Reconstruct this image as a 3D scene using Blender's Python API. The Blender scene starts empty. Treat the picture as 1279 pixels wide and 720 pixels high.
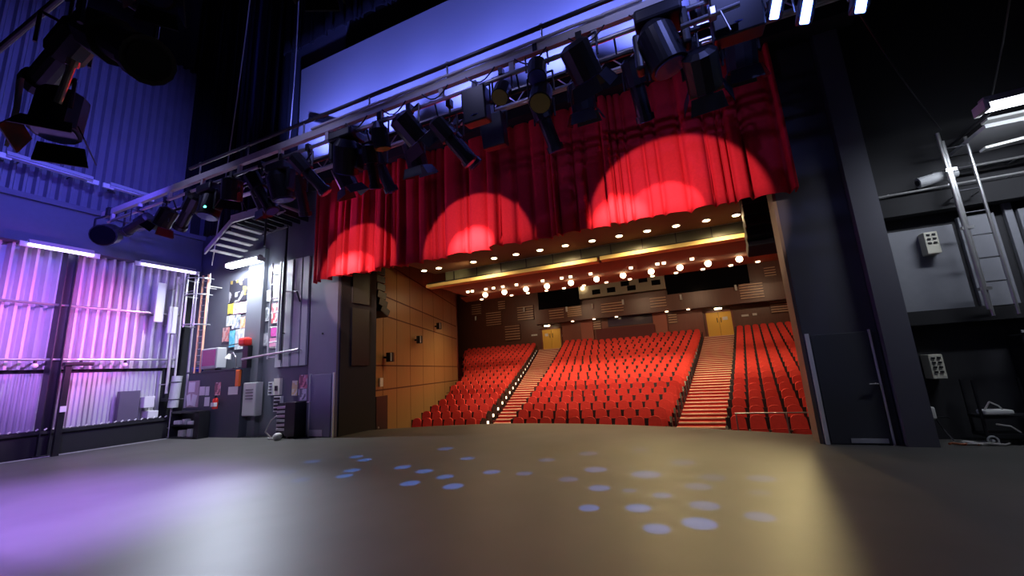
import bpy, bmesh, math, random
from mathutils import Vector, Matrix
random.seed(7)
PI = math.pi
sc = bpy.context.scene
C = sc.collection

# ---------------------------------------------------------------- camera, world, exposure
def make_camera():
    cam = bpy.data.cameras.new('camera'); o = bpy.data.objects.new('camera', cam); C.objects.link(o)
    cam.sensor_width = 36; cam.lens = 36 * 510.95 / 1279; cam.clip_start = .05; cam.clip_end = 200
    p, r, y = math.radians(11.3736), math.radians(3.3387), math.radians(-23.3702)
    f = Vector((math.sin(y)*math.cos(p), math.cos(y)*math.cos(p), math.sin(p)))
    r0 = Vector((math.cos(y), -math.sin(y), 0)); u0 = r0.cross(f)
    rt = r0*math.cos(r) - u0*math.sin(r); up = u0*math.cos(r) + r0*math.sin(r)
    o.matrix_world = Matrix(((rt.x, up.x, -f.x, 0), (rt.y, up.y, -f.y, 0), (rt.z, up.z, -f.z, 1.5), (0, 0, 0, 1)))
    sc.camera = o
make_camera()
sc.view_settings.view_transform = 'Standard'; sc.view_settings.look = 'None'
sc.view_settings.gamma = 1; sc.view_settings.use_curve_mapping = False
sc.view_settings.exposure = 0.0
sc.cycles.use_denoising = True
sc.cycles.max_bounces = 6; sc.cycles.diffuse_bounces = 3; sc.cycles.glossy_bounces = 3
sc.cycles.sample_clamp_indirect = 4
w = bpy.data.worlds.new('world'); sc.world = w; w.use_nodes = True
w.node_tree.nodes['Background'].inputs[0].default_value = (.25, .3, .6, 1)
w.node_tree.nodes['Background'].inputs[1].default_value = .006

def spot(loc, target, power, color, size=40, blend=.3, radius=.05):
    l = bpy.data.lights.new('spot_beam', 'SPOT'); l.energy = power; l.color = color
    l.spot_size = math.radians(size); l.spot_blend = blend; l.shadow_soft_size = radius
    o = bpy.data.objects.new('spot_beam', l); C.objects.link(o); o.location = loc
    d = Vector(target) - Vector(loc); o.rotation_euler = d.to_track_quat('-Z', 'Y').to_euler()
    return o

# stage colour wash: unseen LED lanterns overhead, plus added spots with no lantern
MAGENTA = (.95, .22, 1.0); VIOLET = (.45, .25, 1.0); BLUE = (.10, .12, 1.0); SKYBLUE = (.28, .36, 1.0); WARM = (1.0, .72, .38)
spot((-13.0, 7.9, 3.6), (-16.3, 4.9, 3.3), 1100, (1, .1, .72), 75, 1, .1)  # added low side spot for contrast on the cladding ribs
spot((-11.5, 1.6, 4.4), (-16.3, 6.0, 3.2), 1500, (.4, .2, 1), 52, 1, .1)  # added from the opposite side for the other rib flanks
spot((-10.8, 4.6, 5.0), (-16.3, 5.4, 3.3), 700, MAGENTA, 46, 1, .15)
spot((-11, 3.5, 4.9), (-16.3, 3.2, 1.3), 900, (.4, .22, 1), 80, 1, .15)
spot((-12, 5.5, 4.5), (-16.3, 7.0, 1.0), 250, (.4, .3, 1), 80, 1, .15)  # added fill on the lower cladding near the corner
spot((-9, 4.0, 9.0), (-16.3, 4.6, 9.0), 1500, (.13, .14, 1), 75, .9, .2)
spot((-9, 3.0, 6.5), (-16.3, 6.0, 6.3), 1500, (.12, .09, 1), 60, .9, .2)
spot((-6, 0.5, 8.5), (-8.6, 2.0, 0), 24000, (.40, .22, 1), 48, 1, .2)
for x in (-9.5, -7, -4.5, -2, 0):
    spot((x, 7.6, 8.2), (x-.2, 8.55, 10.2), 560, (.15, .19, 1), 115, .9, .1)
spot((-5, 2.5, 10.5), (-4, 4.6, 6), 300, (.2, .22, 1), 70, .8, .1)
for x in (-9.5, -6, -3, -.5):
    spot((x, 3.6, 6.5), (x, 5, 6.15), 26, (.5, .5, 1), 100, 1, .1)  # added spots that brighten the truss beam
spot((1.2, 3.2, 6.9), (.6, 5.2, 6.0), 160, (.25, .3, 1), 70, .8, .05)
spot((-6.0, 2.5, 4.2), (-9.9, 8.7, 2.4), 420, (.4, .32, 1), 32, .8, .15)
spot((-2.0, 1.0, 4.4), (2.4, 8.7, 3.0), 60, (.55, .6, 1), 50, 1, .3)
spot((-10.7, 7.1, 6.2), (-4.5, 8.4, 6.3), 210, (.75, .2, .9), 62, 1, .1)  # added purple grazing spot that brings out the curtain folds
spot((-7.5, 3.0, 4.6), (-13.4, 8.5, 1.5), 520, (.72, .72, 1), 40, 1, .2)  # added cool spot that brightens the papers on the partition
# three profiles on the curtain
for (x, tx, pw, sz) in ((-7.9, -8.1, 260, 56), (-4.4, -4.5, 260, 58), (-0.3, -0.1, 300, 65)):
    spot((x, 5.6, 4.75), (tx, 8.45, 4.4), pw, (1, .68, .60), sz, .12, .02)
    spot((x, 5.6, 4.75), (tx-.1, 8.45, 4.3), pw*2.2, (1, .62, .48), sz*.5, .25, .03)
for x in (-8.5, -4.5, -1.0):
    spot((x, 6.0, 4.9), (x*.9-.5, 21, 1.2), 1500, (1, .6, .42), 34, .7, .05)
# moving-head beams making the small blue pools on the stage floor
DOTS = [(-1.27,4.68,.2,1),(-.77,4.80,.24,1.1),(-.54,4.27,.22,1),(-.18,4.5,.28,1.1),(.35,4.81,.24,.6),(-.13,5.03,.27,.7),(-.57,5.29,.2,.8),(-.84,6.19,.36,.8),
 (-1.32,5.43,.24,.9),(-1.57,6.34,.3,.7),(-1.81,5.75,.24,.45),(-.95,5.4,.16,.5),(-.19,5.73,.28,.45),(-.4,6.98,.32,.4),(.54,6.24,.3,.4),(-.02,6.18,.3,.3),
 (-3.98,5.12,.26,1.2),(-3.25,5.11,.26,1.1),(-4.78,5.96,.26,1.1),(-4.21,5.78,.26,1.1),(-3.66,5.54,.24,1),(-3.98,6.76,.24,.8),(-3.08,5.93,.24,.9),
 (-5.98,6.34,.24,1.2),(-5.55,5.6,.24,1.2),(-6.4,6.56,.24,1.0),(-5.38,5.27,.24,1.2),(-7.01,6.05,.26,.7),(-5.94,4.92,.26,.6),(-2.54,5.93,.22,.5),(-2.51,6.84,.24,.4),
 (-4.96,7.53,.3,.6),(-1.12,7.87,.3,.25),(-1.94,7.43,.3,.3),(.45,5.61,.2,.2),(-6.7,5.3,.24,.5)]
for (x, y, d, k) in DOTS:
    L = Vector((-.9, 5.65, 4.95)) if x > -2.2 else Vector((-3.9, 5.7, 4.6))
    dist = (Vector((x, y, 0)) - L).length
    spot(L, (x, y, 0), 2400*k*(dist/5.2)**2.6, (.04, .24, 1), math.degrees(2*math.atan(d*.62/dist)), .5, .012)
# auditorium: the down lights of the two ceiling rows, the house wash and added spots
LOW = [(-10.29,),(-9.11,),(-7.83,),(-6.65,),(-5.35,),(-4.03,),(-2.73,),(-1.42,),(-.15,),(1.03,),(2.28,)]
for (x,) in LOW:
    spot((x, 20, 5.55), (x, 20.4, 0), 380, WARM, 150, .6, .12)
for x in (-6.9, -3.8, -1.3, 1.2):
    spot((x, 13.2, 5.5), (x, 13.4, 0), 170, WARM, 165, .6, .08)
for x in (-14, -9.5, -5, -.5, 4):
    spot((x, 27, 6.6), (x, 28.5, 0), 430, (1, .62, .36), 150, .8, .15)
for x in (-16, -9.5, -4, 1, 6):
    spot((x, 28, 7.2), (x, 36, 5.8), 290, (1, .66, .4), 90, 1, .15)  # added spots that lift the dark rear wall
spot((-7.0, 13.0, 5.4), (-11.4, 14.4, 5.2), 90, (1, .72, .34), 70, 1, .1)
spot((-8.2, 17.0, 5.0), (-12, 15.5, 2.6), 60, (1, .6, .3), 110, 1, .1)
spot((2.6, 13.8, 5.0), (-1.3, 5.2, 0), 1500, (1, .80, .36), 38, .9, .3)  # added warm spot for the tan area of the stage floor
spot((-1.2, 13.8, 5.0), (-2.4, 7.2, 0), 500, (1, .80, .36), 50, 1, .12)  # second added warm spot, filling the same floor area
spot((-12.6, 8.0, 5.2), (-5.5, 3.4, 0), 1500, (.72, .8, 1), 27, 1, .2)  # added spot carrying the white tube's light onto the stage floor

# ---------------------------------------------------------------- materials
MATS = {}
def mat(name, col, rough=.6, metal=0, spec=.5, emit=None, es=0, noise=0, nscale=8, bump=0, coat=0):
    if name in MATS: return MATS[name]
    m = bpy.data.materials.new(name); m.use_nodes = True; nt = m.node_tree; b = nt.nodes['Principled BSDF']
    b.inputs['Base Color'].default_value = (*col, 1); b.inputs['Roughness'].default_value = rough
    b.inputs['Metallic'].default_value = metal; b.inputs['Specular IOR Level'].default_value = spec
    if emit: b.inputs['Emission Color'].default_value = (*emit, 1); b.inputs['Emission Strength'].default_value = es
    if noise or bump:
        tc = nt.nodes.new('ShaderNodeTexCoord'); n = nt.nodes.new('ShaderNodeTexNoise'); n.inputs['Scale'].default_value = nscale
        n.inputs['Detail'].default_value = 5; nt.links.new(tc.outputs['Object'], n.inputs['Vector'])
        if noise:
            mx = nt.nodes.new('ShaderNodeMix'); mx.data_type = 'RGBA'
            mx.inputs['A'].default_value = (*[c*(1-noise) for c in col], 1); mx.inputs['B'].default_value = (*[min(1, c*(1+noise)) for c in col], 1)
            nt.links.new(n.outputs['Fac'], mx.inputs['Factor']); nt.links.new(mx.outputs['Result'], b.inputs['Base Color'])
        if bump:
            bp = nt.nodes.new('ShaderNodeBump'); bp.inputs['Strength'].default_value = bump; bp.inputs['Distance'].default_value = .01
            nt.links.new(n.outputs['Fac'], bp.inputs['Height']); nt.links.new(bp.outputs['Normal'], b.inputs['Normal'])
    MATS[name] = m; return m
def printed(name, cols, scale=7):
    """a printed sheet: blocks of colour from a cell texture"""
    m = bpy.data.materials.new(name); m.use_nodes = True; nt = m.node_tree; b = nt.nodes['Principled BSDF']; b.inputs['Roughness'].default_value = .5
    tc = nt.nodes.new('ShaderNodeTexCoord'); v = nt.nodes.new('ShaderNodeTexVoronoi'); v.inputs['Scale'].default_value = scale; v.distance = 'CHEBYCHEV'
    r = nt.nodes.new('ShaderNodeValToRGB'); r.color_ramp.interpolation = 'CONSTANT'
    nt.links.new(tc.outputs['Object'], v.inputs['Vector'])
    s = nt.nodes.new('ShaderNodeSeparateColor'); nt.links.new(v.outputs['Color'], s.inputs[0]); nt.links.new(s.outputs[0], r.inputs[0])
    e = r.color_ramp.elements
    while len(e) < len(cols): e.new(.5)
    for i, c in enumerate(cols): e[i].position = i/len(cols); e[i].color = (*c, 1)
    nt.links.new(r.outputs[0], b.inputs['Base Color']); MATS[name] = m; return m
def wood(name, c1, c2, axis='Z', rough=.35):
    m = bpy.data.materials.new(name); m.use_nodes = True; nt = m.node_tree; b = nt.nodes['Principled BSDF']; b.inputs['Roughness'].default_value = rough
    tc = nt.nodes.new('ShaderNodeTexCoord'); mp = nt.nodes.new('ShaderNodeMapping'); mp.inputs['Scale'].default_value = (6, 6, .5)
    n = nt.nodes.new('ShaderNodeTexNoise'); n.inputs['Scale'].default_value = 2.2; n.inputs['Detail'].default_value = 6; n.inputs['Distortion'].default_value = .6
    mx = nt.nodes.new('ShaderNodeMix'); mx.data_type = 'RGBA'; mx.inputs['A'].default_value = (*c1, 1); mx.inputs['B'].default_value = (*c2, 1)
    nt.links.new(tc.outputs['Object'], mp.inputs[0]); nt.links.new(mp.outputs[0], n.inputs['Vector']); nt.links.new(n.outputs['Fac'], mx.inputs['Factor'])
    nt.links.new(mx.outputs['Result'], b.inputs['Base Color']); MATS[name] = m; return m

FLOOR = mat('stage_floor_vinyl', (.10, .097, .092), .48, spec=.55, noise=.25, nscale=1.3)
BLACKWALL = mat('black_paint', (.010, .010, .013), .8, noise=.2, nscale=3)
GREYWALL = mat('blue_grey_paint', (.11, .115, .15), .55, noise=.12, nscale=2)
RGREY = mat('dark_grey_paint', (.07, .07, .085), .6, noise=.15, nscale=2)
PALEGREY = mat('pale_grey_paint', (.45, .46, .48), .5, noise=.08, nscale=3)
RIBBED = mat('galvanised_cladding', (.55, .53, .58), .5, metal=.0, noise=.12, nscale=2)
BEAMM = mat('beam_paint', (.10, .10, .15), .6, noise=.1)
SCREEN = mat('safety_curtain_paint', (.5, .5, .52), .85, noise=.03, nscale=.8)
VELVET = mat('red_velvet', (.62, .018, .035), .85, spec=.15, noise=.15, nscale=20)
DRAPE = mat('black_serge', (.010, .010, .014), .95, spec=.1)
DRAPEB = mat('navy_serge', (.03, .03, .07), .9, spec=.1)
BLACKM = mat('black_enamel', (.012, .012, .016), .4, noise=.2, nscale=10)
DARKM = mat('dark_steel', (.05, .05, .06), .4, metal=.6)
SILVER = mat('aluminium_tube', (.55, .55, .56), .3, metal=.8)
GALV = mat('pale_painted_steel', (.5, .48, .47), .5, noise=.15, nscale=6)
LENSY = mat('amber_lens', (.35, .30, .05), .15, spec=.8)
LENSB = mat('blue_glass_lens', (.08, .1, .3), .08, spec=.9)
WHITE = mat('white_plastic', (.75, .75, .74), .45)
CREAM = mat('cream_plastic', (.68, .66, .55), .5)
PAPER = mat('white_paper', (.8, .78, .8), .7)
SEATRED = mat('red_seat_fabric', (.66, .055, .045), .8, spec=.2, noise=.18, nscale=9)
SEATBLK = mat('black_seat_frame', (.02, .018, .02), .45)
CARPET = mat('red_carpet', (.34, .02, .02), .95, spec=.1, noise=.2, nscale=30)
NOSE = mat('pale_nosing', (.82, .62, .46), .5)
CEILM = mat('red_brown_ceiling', (.22, .105, .065), .8, noise=.1, nscale=2)
BRIDGEM = mat('green_grey_panel', (.16, .17, .11), .4, noise=.2, nscale=2)
YELLOW = mat('yellow_lip_paint', (1, .78, .30), .55)
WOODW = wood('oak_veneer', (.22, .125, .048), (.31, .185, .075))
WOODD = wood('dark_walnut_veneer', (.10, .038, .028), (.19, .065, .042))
WOODR = wood('mahogany_veneer', (.17, .045, .03), (.26, .07, .045))
SLAT = mat('slat_edge', (.75, .48, .30), .3)
SEAM = mat('dark_seam', (.06, .012, .008), .7)
DOORY = mat('yellow_door', (.85, .52, .07), .45)
LAMPW = mat('warm_lamp', (1, .9, .7), emit=(1, .74, .42), es=14)
LAMPS = mat('small_warm_lamp', (1, .9, .7), emit=(1, .7, .42), es=5)
TUBEW = mat('white_tube', (1, 1, 1), emit=(.82, .9, 1), es=14)
TUBEC = mat('cool_tube', (1, 1, 1), emit=(.6, .5, 1), es=6)
LEDB = mat('blue_led_face', (.3, .4, 1), emit=(.14, .25, 1), es=16)
LEDG = mat('green_indicator', (.1, 1, .7), emit=(.1, .9, .7), es=6)
STEPL = mat('step_light_lens', (1, .9, .7), emit=(1, .8, .6), es=1.6)
RED = mat('signal_red', (.75, .03, .02), .4)
ORANGE = mat('orange_plastic', (.85, .16, .03), .5)
BLUEP = mat('blue_plastic', (.03, .08, .6), .4)
PURPLE = mat('purple_screen', (.12, .03, .10), .25, emit=(.16, .02, .12), es=.8)
WOODL = mat('orange_wood', (.75, .38, .25), .5)
BLACKG = mat('black_glass', (.005, .005, .008), .08)
CLEAR = mat('floor_tape', (.75, .72, .8), .5)
BROWN = mat('brown_cable', (.35, .10, .04), .5)

# ---------------------------------------------------------------- geometry helpers
class MB:
    def __init__(s): s.b = bmesh.new()
    def box(s, c, d, rz=0, rx=0, ry=0, bev=0):
        r = bmesh.ops.create_cube(s.b, size=1); vs = r['verts']
        M = Matrix.Translation(c) @ Matrix.Rotation(rz, 4, 'Z') @ Matrix.Rotation(ry, 4, 'Y') @ Matrix.Rotation(rx, 4, 'X') @ Matrix.Diagonal((*d, 1))
        bmesh.ops.transform(s.b, matrix=M, verts=vs)
        if bev:
            es = list({e for v in vs for e in v.link_edges}); bmesh.ops.bevel(s.b, geom=es, offset=bev, segments=2, affect='EDGES', profile=.5)
        return s
    def bb(s, x0, x1, y0, y1, z0, z1, bev=0):
        return s.box(((x0+x1)/2, (y0+y1)/2, (z0+z1)/2), (abs(x1-x0), abs(y1-y0), abs(z1-z0)), bev=bev)
    def cyl(s, p0, p1, r, r2=None, n=12, caps=True):
        p0, p1 = Vector(p0), Vector(p1); d = p1-p0
        res = bmesh.ops.create_cone(s.b, cap_ends=caps, segments=n, radius1=r, radius2=r if r2 is None else r2, depth=d.length)
        M = Matrix.Translation((p0+p1)/2) @ d.to_track_quat('Z', 'Y').to_matrix().to_4x4()
        bmesh.ops.transform(s.b, matrix=M, verts=res['verts']); return s
    def path(s, pts, r, n=6):
        for a, b in zip(pts[:-1], pts[1:]): s.cyl(a, b, r, n=n)
        return s
    def ball(s, c, r, sz=1, u=12, v=8):
        res = bmesh.ops.create_uvsphere(s.b, u_segments=u, v_segments=v, radius=r)
        bmesh.ops.transform(s.b, matrix=Matrix.Translation(c) @ Matrix.Diagonal((1, 1, sz, 1)), verts=res['verts']); return s
    def prism(s, pts, ext):
        """closed 3d outline swept along vector ext"""
        ext = Vector(ext); a = [s.b.verts.new(p) for p in pts]; b = [s.b.verts.new(Vector(p)+ext) for p in pts]; n = len(pts)
        s.b.faces.new(a); s.b.faces.new(b[::-1])
        for i in range(n): s.b.faces.new((a[i], b[i], b[(i+1) % n], a[(i+1) % n]))
        return s
    def ring(s, c, R, r, a0=0, a1=2*PI, n=16, m=6):
        pts = [(c[0]+R*math.cos(a0+(a1-a0)*i/n), c[1]+R*math.sin(a0+(a1-a0)*i/n), c[2]) for i in range(n+1)]
        return s.path(pts, r, m)
    def build(s, name, m, parent=None, smooth=False, world=True):
        bmesh.ops.recalc_face_normals(s.b, faces=s.b.faces)
        me = bpy.data.meshes.new(name)
        off = Vector((0, 0, 0))
        if parent is None:
            xs = [v.co for v in s.b.verts]
            off = Vector(((min(v.x for v in xs)+max(v.x for v in xs))/2, (min(v.y for v in xs)+max(v.y for v in xs))/2, min(v.z for v in xs)))
        elif world:
            off = parent.location.copy()
            if parent.parent: off += parent.parent.location
        bmesh.ops.translate(s.b, vec=-off, verts=s.b.verts)
        s.b.to_mesh(me); s.b.free(); me.materials.append(m)
        if smooth:
            for p in me.polygons: p.use_smooth = True
        o = bpy.data.objects.new(name, me); C.objects.link(o)
        if parent is None: o.location = off
        else: o.parent = parent
        return o
def tag(o, label, cat, group=None, kind=None):
    o['label'] = label; o['category'] = cat
    if group: o['group'] = group
    if kind: o['kind'] = kind
    return o
def thing(name, label, cat, loc, group=None, rz=0):
    o = bpy.data.objects.new(name, None); C.objects.link(o); o.location = loc; o.rotation_euler = (0, 0, rz); o.empty_display_size = .1
    return tag(o, label, cat, group)
def struct(o): o['kind'] = 'structure'; return o
def copy_thing(o, loc, label):
    c = o.copy(); C.objects.link(c); c.location = loc; c['label'] = label
    for ch in list(o.children):
        d = ch.copy(); C.objects.link(d); d.parent = c
        for g in list(ch.children):
            e = g.copy(); C.objects.link(e); e.parent = d
    return c

# ================================================================ STRUCTURE
# stage floor with bowed front edge
m = MB(); pts = [(-16.5, -5), (9, -5), (9, 9.25), (2.75, 9.25), (1.9, 9.25)]
arc = [(1.9, 9.55), (1.0, 9.95), (0, 10.35), (-1.5, 10.85), (-3.0, 11.15), (-4.2, 11.25), (-5.1, 11.25), (-6.2, 11.1), (-7.4, 10.75), (-8.4, 10.3), (-9.2, 9.85)]
pts += arc + [(-9.2, 8.75), (-16.5, 8.75)]
m.prism([(x, y, -.15) for x, y in pts], (0, 0, .15)); struct(m.build('floor', FLOOR))
# apron fascia below the stage edge
m = MB()
for (a, b) in zip(arc[:-1], arc[1:]):
    m.prism([(a[0], a[1]-.12, -1.4), (b[0], b[1]-.12, -1.4), (b[0], b[1]-.03, -1.4), (a[0], a[1]-.03, -1.4)], (0, 0, 1.25))
struct(m.build('trim_1', BLACKWALL))

# left wall: ribbed cladding in three tiers
def ribs(m, x, y0, y1, z0, z1, pitch, depth, th=.03):
    n = int((y1-y0)/pitch); prof = []
    for i in range(n):
        a = y0 + i*pitch
        prof += [(x, a), (x+depth, a+pitch*.18), (x+depth, a+pitch*.42), (x, a+pitch*.6)]
    prof.append((x, y0+n*pitch))
    pl = [(px, py, z0) for px, py in prof] + [(x-th, prof[-1][1], z0), (x-th, y0, z0)]
    m.prism(pl, (0, 0, z1-z0))
m = MB(); m.bb(-16.75, -16.46, -5, 9.3, -.2, 17); struct(m.build('wall_left', BLACKWALL))
m = MB(); ribs(m, -16.42, -1, 8.5, 2.25, 5.62, .235, .2); tag(m.build('ribbed_cladding', RIBBED), 'tall galvanised ribbed cladding on left wall under magenta light', 'cladding')
m = MB(); ribs(m, -16.4, -1, 8.1, .62, 2.15, .11, .05); tag(m.build('shutter_panel', RIBBED), 'lower band of fine vertical ribbing just above the dark plinth', 'cladding')
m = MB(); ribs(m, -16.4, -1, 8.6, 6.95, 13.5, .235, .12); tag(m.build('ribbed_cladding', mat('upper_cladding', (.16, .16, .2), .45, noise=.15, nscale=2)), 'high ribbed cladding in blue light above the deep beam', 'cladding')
m = MB(); m.bb(-16.45, -15.95, -5, 8.69, 5.62, 5.8); m.bb(-16.45, -16.02, -5, 8.69, 5.8, 6.8); m.bb(-16.45, -15.9, -5, 8.69, 6.8, 6.95)
tag(m.build('ring_beam', BEAMM), 'deep blue-lit steel beam running along the left wall over the tube lights', 'beam')
m = MB(); m.bb(-16.45, -15.95, -5, 8.1, 0, .6); m.bb(-16.45, -15.9, -5, 8.1, .56, .64); struct(m.build('trim_2', BLACKWALL))
m = MB(); m.bb(-15.72, -15.66, -5, 8.0, .0005, .006); tag(m.build('floor_tape', CLEAR), 'pale tape line on stage floor along the left plinth', 'tape')

# front wall left of the opening (upstage face), with reveal
m = MB(); m.bb(-16.45, -9.3, 8.75, 9.05, -.2, 17); struct(m.build('wall_front_left', GREYWALL))
m = MB(); m.bb(-9.32, -9.16, 8.72, 10.15, -.2, 8); m.bb(-9.42, -9.30, 9.05, 10.12, -1.3, 8)
struct(m.build('trim_3', BLACKWALL))
m = MB(); m.bb(-10.28, -9.2, 8.62, 8.75, 0, 7.6); struct(m.build('wall_front_pier', mat('violet_grey_paint', (.17, .16, .22), .5, noise=.1, nscale=2)))
m = MB(); m.bb(-9.22, -9.12, 9.1, 9.8, 1.9, 3.6); m.bb(-9.22, -9.12, 9.1, 9.8, 3.75, 6); struct(m.build('trim_4', BLACKM))
# front wall right
m = MB(); m.bb(1.75, 2.78, 8.66, 9.15, -.2, 17); struct(m.build('wall_front_right', RGREY))
m = MB(); m.bb(1.7, 1.78, 8.68, 9.14, -.2, 5.6); struct(m.build('trim_5', mat('warm_lit_reveal', (.24, .19, .12), .5)))  # tan colour stands in for warm light on the proscenium edge
m = MB(); m.bb(2.79, 3.16, 8.5, 9.24, -.2, 17); struct(m.build('trim_6', mat('column_grey', (.10, .10, .125), .6)))
m = MB(); m.bb(2.6, 9.2, 9.25, 9.6, -.2, 17); struct(m.build('wall_back_right', mat('wing_black', (.02, .02, .025), .7)))
m = MB(); m.bb(9, 9.3, -5, 9.6, -.2, 17); struct(m.build('wall_right', BLACKWALL))
m = MB(); m.bb(-16.7, 9.3, -5.3, -5, -.2, 17); struct(m.build('wall_back', BLACKWALL))
m = MB(); m.bb(-16.7, 9.3, -5.3, 9.6, 17, 17.2); struct(m.build('ceiling', BLACKWALL))
# header above opening
m = MB(); m.bb(-9.4, 1.9, 8.9, 9.2, 5.62, 17); struct(m.build('wall_header', BLACKWALL))
m = MB(); m.bb(-11.1, 3.6, 8.55, 8.72, 7.7, 12.05)
sd = tag(m.build('safety_curtain', SCREEN), 'big plain safety curtain raised above red valance, lit pale blue', 'safety curtain')
m = MB(); m.bb(-11.1, 3.4, 8.12, 8.54, 7.36, 8.1); struct(m.build('trim_7', BLACKWALL))
m = MB(); m.box((-9.3, 8.49, 9.35), (2.7, .12, .14), ry=.47); tag(m.build('brace_arm', BLACKM), 'thin dark brace sloping across lower left corner of the blue panel', 'brace')

# auditorium shell
def zrow(i): return -1.12 + .165*i + .0016*i*i
NR = 21
def yrow(i): return 14.0 + i*1.0
def lwall(y): return -6.6 - .33*y if y < 23.4 else -14.32 - (y-23.4)*.58
m = MB()
for i in range(-3, NR+1):
    y0 = yrow(i)-.62 if i > -3 else 10.6; z = zrow(max(i, 0)) if i >= 0 else zrow(0)-.02
    y1 = yrow(i)+.38 if i < NR else 36.2
    m.prism([(lwall(y0)-.6, y0, z), (9.5, y0, z), (9.5, y1, z), (lwall(y1)-.6, y1, z)], (0, 0, -.5))
struct(m.build('floor_auditorium', mat('shaded_red_carpet', (.09, .010, .012), .95, spec=.1, noise=.2, nscale=30)))  # carpet colour darkened to shade the gaps between seats and rows
# oak panelled side wall, with shadow gaps
def walln(name, a, b, z0, z1, m_, th=.3):
    m = MB(); d = (Vector((b[0], b[1], 0)) - Vector((a[0], a[1], 0))).normalized(); n = Vector((-d.y, d.x, 0))*th
    m.prism([(a[0], a[1], z0), (b[0], b[1], z0), (b[0]+n.x, b[1]+n.y, z0), (a[0]+n.x, a[1]+n.y, z0)], (0, 0, z1-z0)); return struct(m.build(name, m_))
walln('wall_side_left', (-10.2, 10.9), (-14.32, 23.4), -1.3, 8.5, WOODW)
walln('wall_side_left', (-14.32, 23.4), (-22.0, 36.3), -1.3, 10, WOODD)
m = MB(); d = Vector((-.33, 1, 0)).normalized(); n = Vector((1, .33, 0)).normalized()
def sidept(y, z, o=.0): return Vector((-6.6-.33*y, y, z)) + n*o
for z in (1.05, 1.92, 3.8, 4.55, 5.9):
    for (ya, yb) in ((10.3, 23.4),):
        a, b = sidept(ya, z), sidept(yb, z if z != 3.8 else 3.72)
        m.prism([a + n*.004, b + n*.004, b + n*.004 + Vector((0, 0, .05)), a + n*.004 + Vector((0, 0, .05))], n*-.03)
for y in (12.1, 13.4, 14.9, 16.6, 18.4, 20.3, 22.2):
    a = sidept(y, -1); m.prism([a + n*.004, a + n*.004 + d*.02, a + n*.004 + d*.02 + Vector((0, 0, 8)), a + n*.004 + Vector((0, 0, 8))], n*-.03)
struct(m.build('trim_8', SEAM))
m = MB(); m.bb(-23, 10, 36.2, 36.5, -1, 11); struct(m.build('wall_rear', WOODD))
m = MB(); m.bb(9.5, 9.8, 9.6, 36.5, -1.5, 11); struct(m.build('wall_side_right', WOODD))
m = MB(); m.bb(-24, 10, 9.2, 36.5, 9.6, 9.8); struct(m.build('ceiling_upper', BLACKWALL))
# ceiling panel before the bridge
m = MB(); m.bb(-9.5, 2.6, 9.2, 14.0, 5.62, 5.75); struct(m.build('ceiling_front', CEILM))
# stepped ceiling behind the bridge
m = MB()
for (y0, y1, z0, z1, xl) in ((14.4, 17.6, 5.12, 5.48, -9.6), (17.6, 21.2, 5.6, 5.98, -11.0), (21.2, 23.6, 5.98, 6.15, -12.6)):
    m.prism([(xl, y0, z0), (xl-1.0, y1, z1), (6, y1, z1), (6, y0, z0)], (0, 0, .14))
struct(m.build('ceiling_rear', CEILM))

# ================================================================ VALANCE CURTAIN
def folded(name, x0, x1, y, z0, z1, m_, nf, amp, wav=.03, seed=1, th=.02, sway=0):
    rnd = random.Random(seed); m = MB(); N = nf*10; folds = []
    xs = [x0]; 
    ws = [rnd.choice((.35, .5, .8, 1.2, 1.6))*rnd.uniform(.8, 1.2) for _ in range(nf)]; tot = sum(ws)
    samp = []; x = x0
    for k, wk in enumerate(ws):
        wd = (x1-x0)*wk/tot; a = amp*rnd.uniform(.5, 1.25)
        for j in range(10):
            t = j/10; samp.append((x+wd*t, a*(1-abs(2*t-1)**5.0)))   # rounded fold with a sharp valley
        x += wd
    samp.append((x1, 0))
    nz = 10; hem = [rnd.uniform(-wav, wav) for _ in range(nf+2)]
    rows = []
    for iz in range(nz+1):
        t = iz/nz; row = []
        for i, (sx, sy) in enumerate(samp):
            h = hem[i//10]*(1-(i % 10)/10) + hem[min(i//10+1, nf+1)]*((i % 10)/10)
            z = z0 + (z1-z0)*t + h*(1-t)
            yy = y - sy*(.75 + .35*(1-t)) + .02*math.sin(sx*1.7+t*3)
            row.append(m.b.verts.new((sx + sway*math.sin(t*2+sx), yy, z)))
        rows.append(row)
    for a, b in zip(rows[:-1], rows[1:]):
        for i in range(len(a)-1): m.b.faces.new((a[i], a[i+1], b[i+1], b[i]))
    o = m.build(name, m_, smooth=True)
    s = o.modifiers.new('thickness', 'SOLIDIFY'); s.thickness = th; return o
tag(folded('stage_valance', -9.95, 2.05, 8.5, 4.36, 7.55, VELVET, 42, .24, .035, 4), 'red velvet pleated valance curtain hanging across top of the opening', 'curtain')
for (x0, x1, z0, mm, lab, sd_) in ((-16.2, -14.9, 8.2, DRAPE, 'narrow black drape leg at far left corner above the beam', 1), (-14.8, -13.6, 6.6, DRAPE, 'second black drape leg from the left corner', 2),
                              (-13.5, -12.5, 6.6, DRAPEB, 'navy drape leg hanging between two black ones', 3), (-12.4, -11.15, 6.6, DRAPE, 'black drape leg beside the blue panel', 5)):
    tag(folded('stage_drape', x0, x1, 8.15 if mm is DRAPE else 8.2, z0, 17.0, mm, 7, .16, .02, sd_), lab, 'drape', 'black drapes by the raised safety curtain')
folded_hi = folded('stage_drape', -11.1, 3.5, 7.9, 12.06, 17.0, DRAPE, 50, .12, .02, 9)
tag(folded_hi, 'long black border drape above the top edge of the blue panel', 'drape')

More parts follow.
